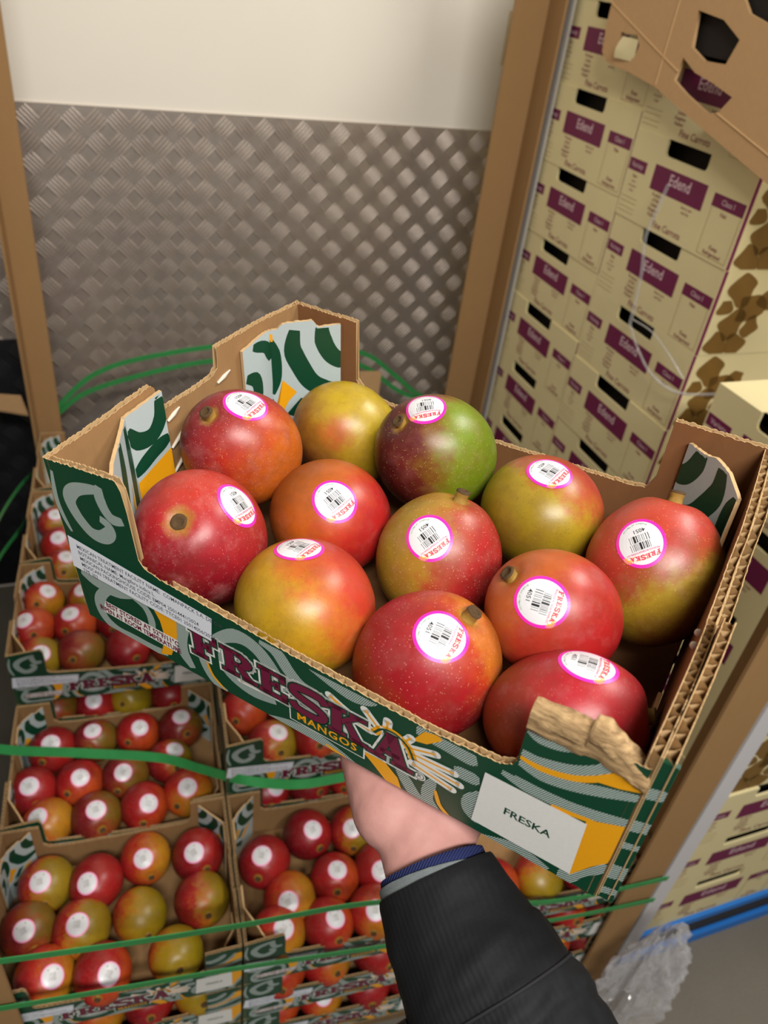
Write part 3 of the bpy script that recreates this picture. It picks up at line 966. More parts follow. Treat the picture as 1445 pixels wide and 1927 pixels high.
def mango_material(name, axis, stops, dots=(235, 170, 120), dot_amt=0.5, bloom=0.25, amp=0.45, seed=0.0, dot_scale=560, patch=None, halo=.19):
    """skin: colour runs along `axis` (fruit space) with mottling, lenticels and waxy bloom"""
    t = NT(name, 0.36, 0, 0.5)
    v = t.obj()
    nrm = t.n('ShaderNodeVectorMath', operation='NORMALIZE')
    t.l(v, nrm.inputs[0])
    sh = t.n('ShaderNodeVectorMath', operation='ADD')
    t.l(nrm.outputs[0], sh.inputs[0])
    sh.inputs[1].default_value = (seed, seed * 1.7, -seed)
    dt = t.n('ShaderNodeVectorMath', operation='DOT_PRODUCT')
    t.l(nrm.outputs[0], dt.inputs[0])
    dt.inputs[1].default_value = tuple(Vector(axis).normalized())
    n1 = t.noise(sh.outputs[0], 1.5, 4, 0.6)
    n2 = t.noise(sh.outputs[0], 6.0, 5, 0.7)
    f = t.math('ADD', t.math('MULTIPLY', dt.outputs['Value'], 0.5), 0.5)
    f = t.math('ADD', f, t.math('MULTIPLY', t.math('SUBTRACT', n1, 0.5), amp))
    f = t.math('ADD', f, t.math('MULTIPLY', t.math('SUBTRACT', n2, 0.5), amp * 0.35))
    c = t.ramp(f, [(p, tuple(x * g_ for x, g_ in zip(lin(q), (.58, .47, .41))) + (1,)) for p, q in stops])
    if patch:
        pv, prgb, pr = patch
        pd = t.n('ShaderNodeVectorMath', operation='DISTANCE')
        t.l(nrm.outputs[0], pd.inputs[0])
        pd.inputs[1].default_value = tuple(Vector(pv).normalized())
        pf = t.n('ShaderNodeMapRange', i_From_Min=pr, i_From_Max=pr * 0.3)
        t.l(t.math('ADD', pd.outputs['Value'], t.math('MULTIPLY', t.math('SUBTRACT', n2, 0.5), pr * 0.9)), pf.inputs[0])
        c = t.mix(t.math('MULTIPLY', pf.outputs[0], 0.85), c, lin(prgb))
    hd = t.n('ShaderNodeVectorMath', operation='DISTANCE')
    t.l(nrm.outputs[0], hd.inputs[0])
    hd.inputs[1].default_value = (0, 0, 1)
    hf = t.n('ShaderNodeMapRange', i_From_Min=halo, i_From_Max=halo * .45)
    t.l(t.math('ADD', hd.outputs['Value'], t.math('MULTIPLY', t.math('SUBTRACT', n2, .5), halo * .8)), hf.inputs[0])
    c = t.mix(t.math('MULTIPLY', hf.outputs[0], .8), c, lin((158, 124, 46)))
    vo = t.n('ShaderNodeTexVoronoi', i_Scale=float(dot_scale), i_Randomness=1.0)
    t.l(v, vo.inputs['Vector'])
    msk = t.n('ShaderNodeMapRange', i_From_Min=0.21, i_From_Max=0.10)
    t.l(vo.outputs['Distance'], msk.inputs[0])
    sel = t.math('GREATER_THAN', t.noise(v, 210, 2), 0.46)
    dm = t.math('MULTIPLY', t.math('MULTIPLY', msk.outputs[0], sel), dot_amt)
    c = t.mix(dm, c, lin(dots))
    n4 = t.noise(v, 32, 6, 0.75)
    mot = t.n('ShaderNodeMapRange', i_From_Min=0.42, i_From_Max=0.72)
    t.l(n4, mot.inputs[0])
    c = t.mix(t.math('MULTIPLY', mot.outputs[0], .42), c, lin((92, 48, 26)))
    n3 = t.noise(v, 55, 5, 0.7)
    bl = t.n('ShaderNodeMapRange', i_From_Min=0.50, i_From_Max=0.75)
    t.l(n3, bl.inputs[0])
    blm = t.math('MULTIPLY', t.math('MULTIPLY', bl.outputs[0], n1), bloom)
    c = t.mix(blm, c, lin((196, 140, 136)))
    t.color(c)
    rr = t.n('ShaderNodeMapRange', i_To_Min=0.28, i_To_Max=0.50)
    t.l(n3, rr.inputs[0])
    t.l(rr.outputs[0], t.b.inputs['Roughness'])
    t.b.inputs['Subsurface Weight'].default_value = 0.0
    t.bump(t.noise(v, 330, 3), 0.06, 0.001)
    return t.m

def frame_from(z, hint):
    z = Vector(z).normalized()
    x = Vector(hint) - z * z.dot(Vector(hint))
    if x.length < 1e-4:
        x = z.orthogonal()
    x.normalize()
    return Matrix((x, z.cross(x), z)).transposed()

HR = HELD.to_3x3()
def view(ix, iy, iz):
    """direction in the held crate's frame: right, down and towards the photographer"""
    return HR.transposed() @ (RIGHT * ix + DOWN * iy - FWD * iz)

G_, O_ = 'g', 'o'
# centre (crate frame), radius, stretch along the stem axis, stem direction or None, sticker (direction, up), skin
RED_D, RED, CRIM, CORAL = (120, 22, 40), (186, 34, 44), (160, 20, 48), (222, 84, 64)
ORA, YEL, OLI, GRN, BRN = (222, 112, 36), (206, 176, 36), (164, 148, 38), (112, 150, 28), (132, 60, 36)
FRUIT = [
 ((-.1356, .1211, .0845), .0409, 1.10, (-.146, -.508, .849), ((.221, -.076, .972), (.974, .07, -.216)),
  dict(axis=(.9, .45, .1), stops=[(0.05, (98, 20, 38)), (0.38, (172, 38, 50)), (0.62, (206, 62, 44)), (0.9, (232, 128, 40))], bloom=.35),
  'dark red mango with orange flank, next to the back left corner flap'),
 ((-.1044, .2035, .0631), .0390, 1.12, None, None,
  dict(axis=(.75, -.5, .2), stops=[(0.05, (140, 82, 40)), (0.36, (186, 142, 48)), (0.58, (214, 190, 46)), (0.95, (222, 210, 50))], dots=(120, 86, 30), dot_amt=.6, bloom=.1, patch=('v', (176, 88, 40), .42)),
  'yellow-green mango without sticker at the back, with a brown scuff'),
 ((-.0239, .2001, .0773), .0430, 1.06, (-.41, -.528, .744), ((-.131, -.243, .961), (.584, -.802, -.123)),
  dict(axis=(.95, .1, .1), stops=[(0.15, (86, 22, 30)), (0.36, (120, 44, 40)), (0.50, (150, 116, 40)), (0.66, (140, 176, 36)), (0.95, (122, 168, 30))], dots=(196, 190, 96), dot_amt=.5, bloom=.2),
  'half dark red, half bright green mango at the back'),
 ((.0624, .1916, .0673), .0408, 1.12, None, ((.017, -.109, .994), (.987, -.16, -.034)),
  dict(axis=(.55, -.8, .2), stops=[(0.20, (160, 150, 34)), (0.66, (196, 180, 44)), (0.80, (204, 120, 56)), (0.98, (200, 74, 60))], dots=(72, 70, 24), dot_amt=.75, bloom=.08),
  'olive-yellow speckled mango with reddish top at the back right'),
 ((.1437, .1698, .0718), .0416, 1.14, (-.07, .582, .81), ((-.25, -.463, .85), (.606, -.76, -.236)),
  dict(axis=(.35, .75, .15), stops=[(0.10, (222, 88, 66)), (0.38, (206, 70, 56)), (0.52, (180, 100, 48)), (0.68, (186, 168, 52)), (0.95, (150, 100, 42))], dots=(196, 190, 110), dot_amt=.35, bloom=.2),
  'coral and olive mango with upright stem in the far right corner'),
 ((-.1100, .0462, .0702), .0433, 1.06, (.201, -.557, .806), ((.602, .218, .768), (.796, -.086, -.599)),
  dict(axis=(.15, -.9, .1), stops=[(0.08, (116, 18, 36)), (0.45, (172, 26, 50)), (0.66, (200, 48, 58)), (0.92, (222, 74, 60))], bloom=.5, halo=.25, dots=(232, 168, 160), dot_amt=.3, patch=('l', (176, 132, 44), .34)),
  'large crimson mango with round stem scar in the front left corner'),
 ((-.0614, .1185, .0577), .0411, 1.08, None, ((.376, -.405, .834), (.879, -.128, -.458)),
  dict(axis=(.8, .45, .1), stops=[(0.10, (178, 104, 36)), (0.45, (222, 120, 36)), (0.62, (222, 84, 40)), (0.85, (204, 40, 44))], dots=(112, 62, 26), dot_amt=.65, bloom=.15),
  'orange freckled mango in the middle row, left'),
 ((.0189, .1242, .0548), .0404, 1.10, (.065, .438, .896), ((.039, -.487, .873), (.881, -.395, -.26)),
  dict(axis=(.9, .35, .1), stops=[(0.10, (180, 166, 58)), (0.38, (196, 158, 58)), (0.55, (200, 92, 62)), (0.80, (200, 48, 54))], dots=(240, 196, 150), dot_amt=.45, bloom=.25),
  'olive and red mango with green stem in the middle of the crate'),
 ((-.0300, .0437, .0547), .0424, 1.10, None, ((-.211, .219, .953), (.977, .062, .203)),
  dict(axis=(.85, -.55, .1), stops=[(0.10, (178, 166, 34)), (0.52, (220, 184, 38)), (0.70, (228, 134, 48)), (0.92, (226, 80, 58))], dots=(92, 70, 26), dot_amt=.6, bloom=.12),
  'yellow mango with red blush on its right, front row'),
 ((.1051, .1028, .0721), .0379, 1.10, (-.653, -.297, .697), ((-.084, -.607, .79), (.992, .028, .126)),
  dict(axis=(.45, .35, .3), stops=[(0.05, (206, 116, 52)), (0.36, (222, 120, 58)), (0.54, (220, 78, 58)), (0.90, (200, 40, 46))], dots=(150, 60, 34), dot_amt=.3, bloom=.25),
  'coral red mango with orange shoulder, middle row, right'),
 ((.0522, .0456, .0520), .0416, 1.10, (.386, .296, .874), ((.259, -.21, .943), (.961, .156, -.229)),
  dict(axis=(.7, -.4, .1), stops=[(0.10, (166, 62, 32)), (0.34, (178, 26, 44)), (0.66, (196, 34, 50)), (0.82, (212, 78, 40)), (0.95, (226, 140, 50))], dots=(240, 176, 140), dot_amt=.5, bloom=.2),
  'crimson mango with pale dots and orange streaks, front row'),
 ((.1333, .0480, .0610), .0366, 1.22, (.834, .292, .30), ((.067, .276, .959), (.992, .086, -.094)),
  dict(axis=(.8, -.3, .3), stops=[(0.08, (158, 70, 34)), (0.40, (186, 52, 44)), (0.62, (198, 34, 56)), (0.92, (214, 56, 68))], dots=(236, 150, 130), dot_amt=.25, bloom=.3),
  'crimson mango lying on its side behind the crushed front right tab'),
]
for k, (c, r, st, stem, stk, skin, label) in enumerate(FRUIT):
    zax = Vector(stem) if stem else (view(-.1, -.35, -1) if k != 1 else view(.9, .6, -.2))
    M3 = frame_from(zax, view(1, .2, .1) if k != 5 else view(.3, 1, 0))
    inv = M3.transposed()
    side = r * (1.0 if stem else 1.0)
    b = (side, side * .965, side * st)
    sk = dict(skin)
    sk['axis'] = tuple(inv @ view(*sk['axis']))
    if sk.get('patch'):
        kind, prgb, pr = sk['patch']
        pv = view(-.1, .1, 1) if kind == 'v' else view(-.9, .05, .45)
        sk['patch'] = (tuple(inv @ pv), prgb, pr)
    mat = mango_material('mango_skin', seed=1.3 + k * 2.1, **sk)
    root = link('mango', mango_body(b, 64, 44, mat), None)
    root.matrix_world = HELD @ Matrix.Translation(c) @ M3.to_4x4()
    tag(root, label, 'mango', 'mangoes in the held crate')
    link('stem', stem_mesh(b, 14, {4: 1.5, 7: 1.5, 10: 1.3, 0: 1.2, 5: .45}.get(k, 1.0), [STEM_A, STEM_B], 1.2 if k == 5 else 1.1), root)
    if stk:
        sticker(b, inv @ Vector(stk[0]), inv @ Vector(stk[1]), root)

# ------------------------------------------------------------------ the pallet of mango crates behind
PAL = Matrix.Translation((0.11348705, 0.52875635, CAM_H - 1.16342428)) @ Matrix.Rotation(-0.07383046, 4, 'Z')   # origin: front seam of the two left columns at rim height
PITCH, COLW, ROWD = .1232, .3453, .25
pal_parts = crate_parts(False)
def pal_crate(col, row, lv, label):
    mw = PAL @ Matrix.Translation(((col + .5) * COLW, row * ROWD + .002, (lv - 1) * PITCH)) @ Matrix.Diagonal((.95, .985, .915, 1))
    return place_crate(pal_parts, mw, label, 'mango crates')[0]

BG = {}
def bg_mat(key, stops, **kw):
    BG[key] = mango_material('mango_skin_' + key, (.85, .25, .45), stops, amp=.7, dot_amt=.3, bloom=.15, **kw)
bg_mat('crimson', [(0.15, (120, 14, 34)), (0.6, (170, 20, 42)), (0.95, (196, 40, 44))], seed=3)
bg_mat('red', [(0.15, (150, 22, 36)), (0.6, (198, 34, 40)), (0.92, (226, 96, 40))], seed=7)
bg_mat('orange', [(0.2, (186, 30, 44)), (0.48, (212, 56, 42)), (0.72, (228, 128, 40)), (0.95, (222, 168, 40))], seed=11)
bg_mat('yellow', [(0.1, (196, 44, 40)), (0.28, (214, 128, 36)), (0.46, (196, 168, 30)), (0.95, (172, 164, 26))], seed=15)
bg_mat('split', [(0.2, (150, 22, 44)), (0.5, (196, 44, 44)), (0.62, (214, 132, 40)), (0.80, (176, 160, 34))], seed=19)
bg_mat('dark', [(0.15, (96, 20, 32)), (0.55, (150, 32, 42)), (0.78, (172, 92, 36)), (0.95, (140, 120, 34))], seed=23)
PROTO = {}
for key, mt in BG.items():
    b = (.0385, .0370, .0425)
    body = mango_body(b, 30, 20, mt)
    stm = stem_mesh(b, 8, .9, [STEM_A, STEM_B])
    c0, up = (0, math.sin(.80), math.cos(.80)), (0, math.cos(.80), -math.sin(.80))
    s1 = on_fruit(ring_polys(.0158, .0158, 24, 3), b, c0, up, .0003).data('sticker', flat('pale_pink_border', (240, 150, 190), .4, .02), True)
    s2 = on_fruit(ring_polys(.0136, .0136, 24, 3), b, c0, up, .0005).data('sticker_face', LABEL_WHITE, True)
    rnd = random.Random(2)
    bars = [rect(-.005 + .0011 * q, -.005, -.005 + .0011 * q + rnd.choice((.0003, .0006)), .004) for q in range(9)] + [rect(-.007, .0062, .007, .0085)]
    s3 = on_fruit(bars, b, c0, up, .0007).data('barcode', flat('grey_label_ink', (150, 146, 140), .5, .05))
    PROTO[key] = (body, stm, s1, s2, s3)
COLOUR_WORD = {'crimson': 'deep crimson', 'red': 'bright red', 'orange': 'red and orange', 'yellow': 'mostly yellow', 'split': 'red and yellow-green', 'dark': 'dull dark red'}
brnd = random.Random(21)
def bg_mango(x, y, z, key, label, group, sticker_on=True, scale=1.0, stem_dir=None, stick_dir=None):
    body, stm, s1, s2, s3 = PROTO[key]
    o = link('mango', body)
    S = Vector(stem_dir or (brnd.uniform(-.45, .35), -.80, brnd.uniform(.10, .55))).normalized()
    Kd = Vector(stick_dir or (brnd.uniform(-.25, .45), brnd.uniform(-.35, -.05), .92))
    y_ = (Kd - S * Kd.dot(S)).normalized()
    M3 = Matrix((y_.cross(S), y_, S)).transposed()
    o.matrix_world = PAL @ Matrix.Translation((x, y, z)) @ M3.to_4x4() @ Matrix.Scale(scale, 4)
    tag(o, label, 'mango', group)
    link('stem', stm, o)
    if sticker_on:
        s = link('sticker', s1, o)
        link('sticker_face', s2, s)
        link('barcode', s3, s)['kind'] = 'stuff'
    return o

ORD = ['leftmost', 'second from left', 'third from left', 'fourth from left']
def fill(lv, fruits, crate_phrase, rows_):
    """fruits: (x, y, colour, sticker) in pallet space; rows_: names of the rows as listed"""
    n = 0
    for rname, cnt in rows_:
        for q in range(cnt):
            x, y, key, stk = fruits[n]
            n += 1
            lab = '%s mango, %s in %s of %s' % (COLOUR_WORD[key], ORD[q], rname, crate_phrase)
            bg_mango(x, y, (lv - 1) * PITCH + .052 + .006 * brnd.random(), key, lab, 'mangoes on the pallet', stk, 1.03 + .08 * brnd.random())

# crates: column (-1 left, 0 middle, 1 right), row from the front, level
pal_crate(-1, 0, 0, 'top mango crate at the front left of the pallet, crossed by green strap')
pal_crate(-1, 1, 0, 'mango crate second in the left column, crossed by the slack green strap')
pal_crate(-1, 2, 1, 'raised mango crate third in the left column, its front panel showing')
pal_crate(-1, 2, 0, 'mango crate directly beneath the raised crate of the left column')
pal_crate(-1, 3, 1, 'mango crate fourth in the left column, mostly hidden by the held crate')
pal_crate(-1, 4, 1, 'rearmost mango crate of the left column beside the tall left corner post')
pal_crate(0, 0, 0, 'top mango crate of the front middle stack, left of the black sleeve')
pal_crate(0, 1, 1, 'raised mango crate second in the middle column, just below the held crate')
pal_crate(0, 1, 0, 'mango crate directly beneath the raised crate of the middle column')
pal_crate(0, 4, 1, 'rearmost mango crate of the middle column, its plain rim showing under the tread plate')
pal_crate(1, 4, 1, 'rearmost mango crate of the right column near the tall right corner post')
pal_crate(1, 0, 0, 'top mango crate of the front right stack, right of the black sleeve')
for col, nm in ((-1, 'left'), (0, 'middle'), (1, 'right')):
    pal_crate(col, 0, -1, 'second mango crate from the top in the front %s stack of the pallet' % nm)
    pal_crate(col, 0, -2, 'third mango crate from the top in the front %s stack of the pallet' % nm)

fill(0, [(-.282, .191, 'split', 1), (-.208, .178, 'crimson', 1), (-.134, .204, 'orange', 1), (-.052, .192, 'crimson', 1),
         (-.303, .123, 'dark', 1), (-.227, .112, 'split', 1), (-.144, .114, 'yellow', 0), (-.051, .117, 'split', 0),
         (-.275, .052, 'orange', 1), (-.196, .040, 'red', 1), (-.094, .045, 'yellow', 0)], 'the front left crate', [('back row', 4), ('middle row', 4), ('front row', 3)])
fill(0, [(-.287, .446, 'crimson', 1), (-.216, .455, 'dark', 1), (-.140, .458, 'red', 1), (-.065, .456, 'dark', 1),
         (-.316, .362, 'crimson', 1), (-.238, .366, 'red', 1), (-.163, .368, 'dark', 1), (-.087, .387, 'split', 1),
         (-.287, .297, 'orange', 1), (-.211, .294, 'dark', 1), (-.133, .300, 'red', 1), (-.058, .315, 'orange', 1)], 'left column\'s second crate', [('back row', 4), ('middle row', 4), ('front row', 4)])
fill(1, [(-.307, .712, 'orange', 1), (-.221, .712, 'split', 1), (-.145, .708, 'red', 1), (-.066, .705, 'crimson', 1), (-.320, .632, 'red', 1), (-.244, .640, 'red', 1), (-.168, .640, 'crimson', 1),
         (-.305, .556, 'split', 1), (-.231, .562, 'dark', 0), (-.150, .560, 'crimson', 0), (-.070, .560, 'dark', 1)], 'left column\'s raised third crate', [('back row', 4), ('middle row', 3), ('front row', 4)])
fill(1, [(-.299, .965, 'split', 1), (-.220, .96, 'red', 1), (-.283, .885, 'red', 1), (-.205, .885, 'crimson', 1), (-.272, .805, 'split', 1), (-.196, .806, 'red', 1)], 'left column\'s fourth crate', [('back row', 2), ('middle row', 2), ('front row', 2)])
fill(0, [(-.290, .546, 'dark', 0), (-.216, .544, 'crimson', 1), (-.150, .545, 'yellow', 0), (-.078, .546, 'crimson', 0)], 'crate under the raised left crate', [('front row', 4)])
fill(0, [(.054, .162, 'crimson', 1), (.131, .196, 'crimson', 1), (.209, .190, 'split', 1), (.288, .19, 'red', 1), (.083, .092, 'orange', 1), (.161, .112, 'red', 1), (.236, .112, 'red', 1), (.31, .11, 'crimson', 1),
         (.060, .045, 'orange', 1), (.135, .042, 'red', 1), (.211, .045, 'orange', 1), (.295, .045, 'red', 1)], 'the front middle crate', [('back row', 4), ('middle row', 4), ('front row', 4)])
fill(1, [(.050, .455, 'red', 1), (.13, .455, 'crimson', 1), (.044, .372, 'red', 0), (.120, .378, 'dark', 1), (.082, .298, 'split', 1), (.158, .298, 'red', 1), (.235, .298, 'orange', 1)], 'middle column\'s raised crate', [('back row', 2), ('middle row', 2), ('front row', 3)])
fill(0, [(.075, .296, 'crimson', 1), (.150, .296, 'crimson', 0), (.228, .296, 'red', 0)], 'crate under the raised middle crate', [('front row', 3)])
fill(0, [(.42, .046, 'red', 1), (.501, .046, 'yellow', 0), (.58, .046, 'crimson', 1), (.648, .046, 'dark', 1)], 'the front right crate', [('front row', 4)])
for lv, nm in ((-1, 'second'), (-2, 'third')):
    fill(lv, [(-.29, .045, 'orange', 0), (-.215, .045, 'orange', 0), (-.14, .045, 'crimson', 0), (-.065, .045, 'yellow', 0)], 'front left stack\'s %s crate' % nm, [('front row', 4)])
    fill(lv, [(.065, .045, 'red', 0), (.14, .045, 'orange', 1), (.225, .045, 'crimson' if lv == -2 else 'red', 0), (.295, .045, 'crimson', 0)], 'front middle stack\'s %s crate' % nm, [('front row', 4)])
    fill(lv, [(.42, .045, 'crimson', 0), (.50, .045, 'crimson', 0), (.58, .045, 'red', 0), (.65, .045, 'dark', 0)], 'front right stack\'s %s crate' % nm, [('front row', 4)])

# ------------------------------------------------------------------ pallet, corner posts and straps of the mango load
WOOD = kraft_mat('pallet_wood', (120, 96, 68), 0.3)
pallet = empty('wooden_pallet', PAL @ Matrix.Translation((0, 0, -3 * PITCH - .001 - (CAM_H - 1.16342428 - 3 * PITCH - .001))))
tag(pallet, 'low wooden pallet under the stacked mango crates', 'pallet')
ptop = CAM_H - 1.16342428 - 3 * PITCH - .001
for k in range(7):
    m = MB()
    m.box((-.345, k * .195 - .0, ptop - .02), (.69, k * .195 + .10, ptop))
    m.build('deck_board', WOOD, pallet)
for x in (-.345, .12, .59):
    m = MB()
    m.box((x, 0, .018), (x + .10, 1.25, ptop - .0205))
    m.build('stringer', WOOD, pallet)
    m = MB()
    m.box((x, 0, 0), (x + .10, 1.25, .0175))
    m.build('bottom_board', WOOD, pallet)

def angle_post(lx, ly, sx, sy, z0, z1, label, leg=.058, th=.005):
    """L-shaped edge protector standing at a pallet corner (pallet space)"""
    root = empty('corner_post', PAL @ Matrix.Translation((lx, ly, z0 - (CAM_H - 1.16342428))))
    tag(root, label, 'corner post', 'cardboard corner posts')
    h = z1 - z0
    for nm, dims in (('wide_leg', ((0, leg * sx), (0, th * sy))), ('side_leg', ((0, th * sx), (th * sy, leg * sy)))):
        (xa, xb), (ya, yb) = [sorted(d) for d in dims]
        mb = MB()
        N = 24
        for k in range(N):
            pass
        rows = []
        for k in range(N + 1):
            z = h * k / N
            wv = .0012 * noise.noise(Vector((lx * 9, ly * 9, z * 5)))
            rows.append([(xa, ya + wv, z), (xb, ya + wv * .5, z), (xb, yb + wv * .5, z), (xa, yb + wv, z)])
        mb.grid(rows, closed=True)
        mb.face(rows[0][::-1])
        mb.face(rows[-1])
        mb.build(nm, POST_M, root)
    return root
angle_post(-.352, 1.262, 1, -1, ptop, 2.05, 'tall brown cardboard corner post at the back left of the mango pallet')
angle_post(.782, 1.262, -1, -1, ptop, 2.05, 'tall brown cardboard corner post at the back right of the mango pallet', leg=.082)
angle_post(.700, -.012, -1, 1, ptop - .06, 1.75, 'brown cardboard corner post at the front right, beside the white strip', leg=.066)
angle_post(-.362, -.012, 1, 1, ptop, 1.75, 'brown cardboard corner post at the lower left edge of the picture', leg=.066)

t = NT('green_strap_plastic', 0.38, 0, 0.5)
vv = t.obj()
t.color(t.mix(t.noise(vv, 40), lin((52, 146, 78)), lin((40, 120, 62))))
STRAP = t.m
def ribbon(pts, width, th, label, up=(0, 0, 1), cat='strap', mat=STRAP, group='green pallet straps', name='pallet_strap'):
    L = smooth_line([Vector(p) for p in pts], 8)
    rows = []
    for k, p in enumerate(L):
        d = (L[min(k + 1, len(L) - 1)] - L[max(k - 1, 0)]).normalized()
        u = Vector(up)
        u = (u - d * u.dot(d)).normalized()
        n_ = d.cross(u)
        rows.append([p + u * width / 2 + n_ * th / 2, p - u * width / 2 + n_ * th / 2, p - u * width / 2 - n_ * th / 2, p + u * width / 2 - n_ * th / 2])
    mb = MB()
    mb.grid(rows, closed=True)
    mb.face(rows[0][::-1])
    mb.face(rows[-1])
    o = mb.build(name, mat, None, mw=PAL)
    return tag(o, label, cat, group)
ribbon([(-.42, .42, .035), (-.357, .396, .014), (-.231, .367, .012), (-.102, .333, .013), (-.034, .292, .02), (.033, .2405, .044), (.119, .2385, .014), (.203, .2385, .014), (.36, .2385, .03)], .016, .0012,
       'slack green strap sagging across the second crate of the left column', up=(0, .6, .8))
ribbon([(-.372, -.02, .15), (-.148, -.02, .119), (-.008, -.02, .105), (.2, -.02, .086), (.473, -.02, -.023), (.703, -.02, -.034)], .0125, .0012, 'upper taut green strap across the front of the mango pallet')
ribbon([(-.372, -.019, .024), (-.157, -.019, -.001), (-.008, -.019, -.018), (.217, -.019, -.053), (.517, -.019, -.096), (.703, -.019, -.106)], .0125, .0012, 'lower taut green strap across the front of the mango pallet')
ribbon([(-.385, .40, .27), (-.372, .726, .222), (-.368, 1.0, .13), (-.366, 1.24, .02)], .0085, .0012, 'upper green strap along the left side of the pallet')
ribbon([(-.385, .40, .225), (-.372, .69, .17), (-.368, .95, .06), (-.366, 1.24, -.06)], .0085, .0012, 'lower green strap along the left side of the pallet')
ribbon([(-.30, 1.285, .17), (-.256, 1.285, .219), (-.203, 1.285, .261), (-.115, 1.285, .295), (.062, 1.285, .328), (.26, 1.285, .345), (.455, 1.285, .311), (.55, 1.285, .249), (.635, 1.285, .183), (.74, 1.285, .15)], .012, .0012,
       'loose green strap arching in front of the tread plate behind the held crate')
ribbon([(-.30, 1.295, .15), (-.233, 1.295, .204), (-.1, 1.295, .25), (.06, 1.295, .285), (.27, 1.295, .30), (.46, 1.295, .27), (.58, 1.295, .19), (.74, 1.295, .13)], .012, .0012,
       'second, lower loose green strap arching behind the held crate')
# torn board scrap showing behind the back row
m = MB()
m.box((.452, 1.268, .18), (.512, 1.276, .262))
tag(m.build('cardboard_scrap', KRAFT_TAN, None, mw=PAL), 'small tan cardboard scrap standing behind the back row of crates', 'cardboard')
# cardboard flap poking in from the left beside the dark plate
mb = MB()
rows = []
for k in range(9):
    q = k / 8
    rows.append([(-.72 + .42 * q, 1.30 + .05 * math.sin(q * 3), .10 - .02 * q), (-.72 + .42 * q - .02 * q, 1.42 - .05 * q, .118 - .02 * q), (-.72 + .42 * q - .02 * q, 1.42 - .05 * q, .113 - .02 * q), (-.72 + .42 * q, 1.30 + .05 * math.sin(q * 3), .095 - .02 * q)])
mb.grid(rows, closed=True)
mb.face(rows[-1])
mb.face(rows[0][::-1])
tag(mb.build('cardboard_flap', KRAFT_TAN, None, mw=PAL @ Matrix.Translation((-.062, -.06, .095))), 'tan cardboard flap poking in from the left edge beside the back left post', 'cardboard')

# ------------------------------------------------------------------ cream cartons on the right
CREAM = flat('cream_carton', (222, 208, 160), 0.6, 0.10, 9)
PLUM = flat('plum_ink', (112, 30, 72), 0.55, 0.12, 40)
PLUM_SOFT = flat('plum_soft_ink', (150, 92, 88), 0.6, 0.1, 40)
LILAC = flat('pale_ink', (206, 176, 184), 0.6, 0.05)
FOOD = flat('brown_picture_ink', (132, 98, 44), 0.6, 0.35, 26)
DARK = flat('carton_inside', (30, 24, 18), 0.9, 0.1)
LINE = flat('fine_line_ink', (176, 150, 104), 0.6, 0.1)
BW, BH, BDp = .331, .1515, .258       # label face width, height, carton depth

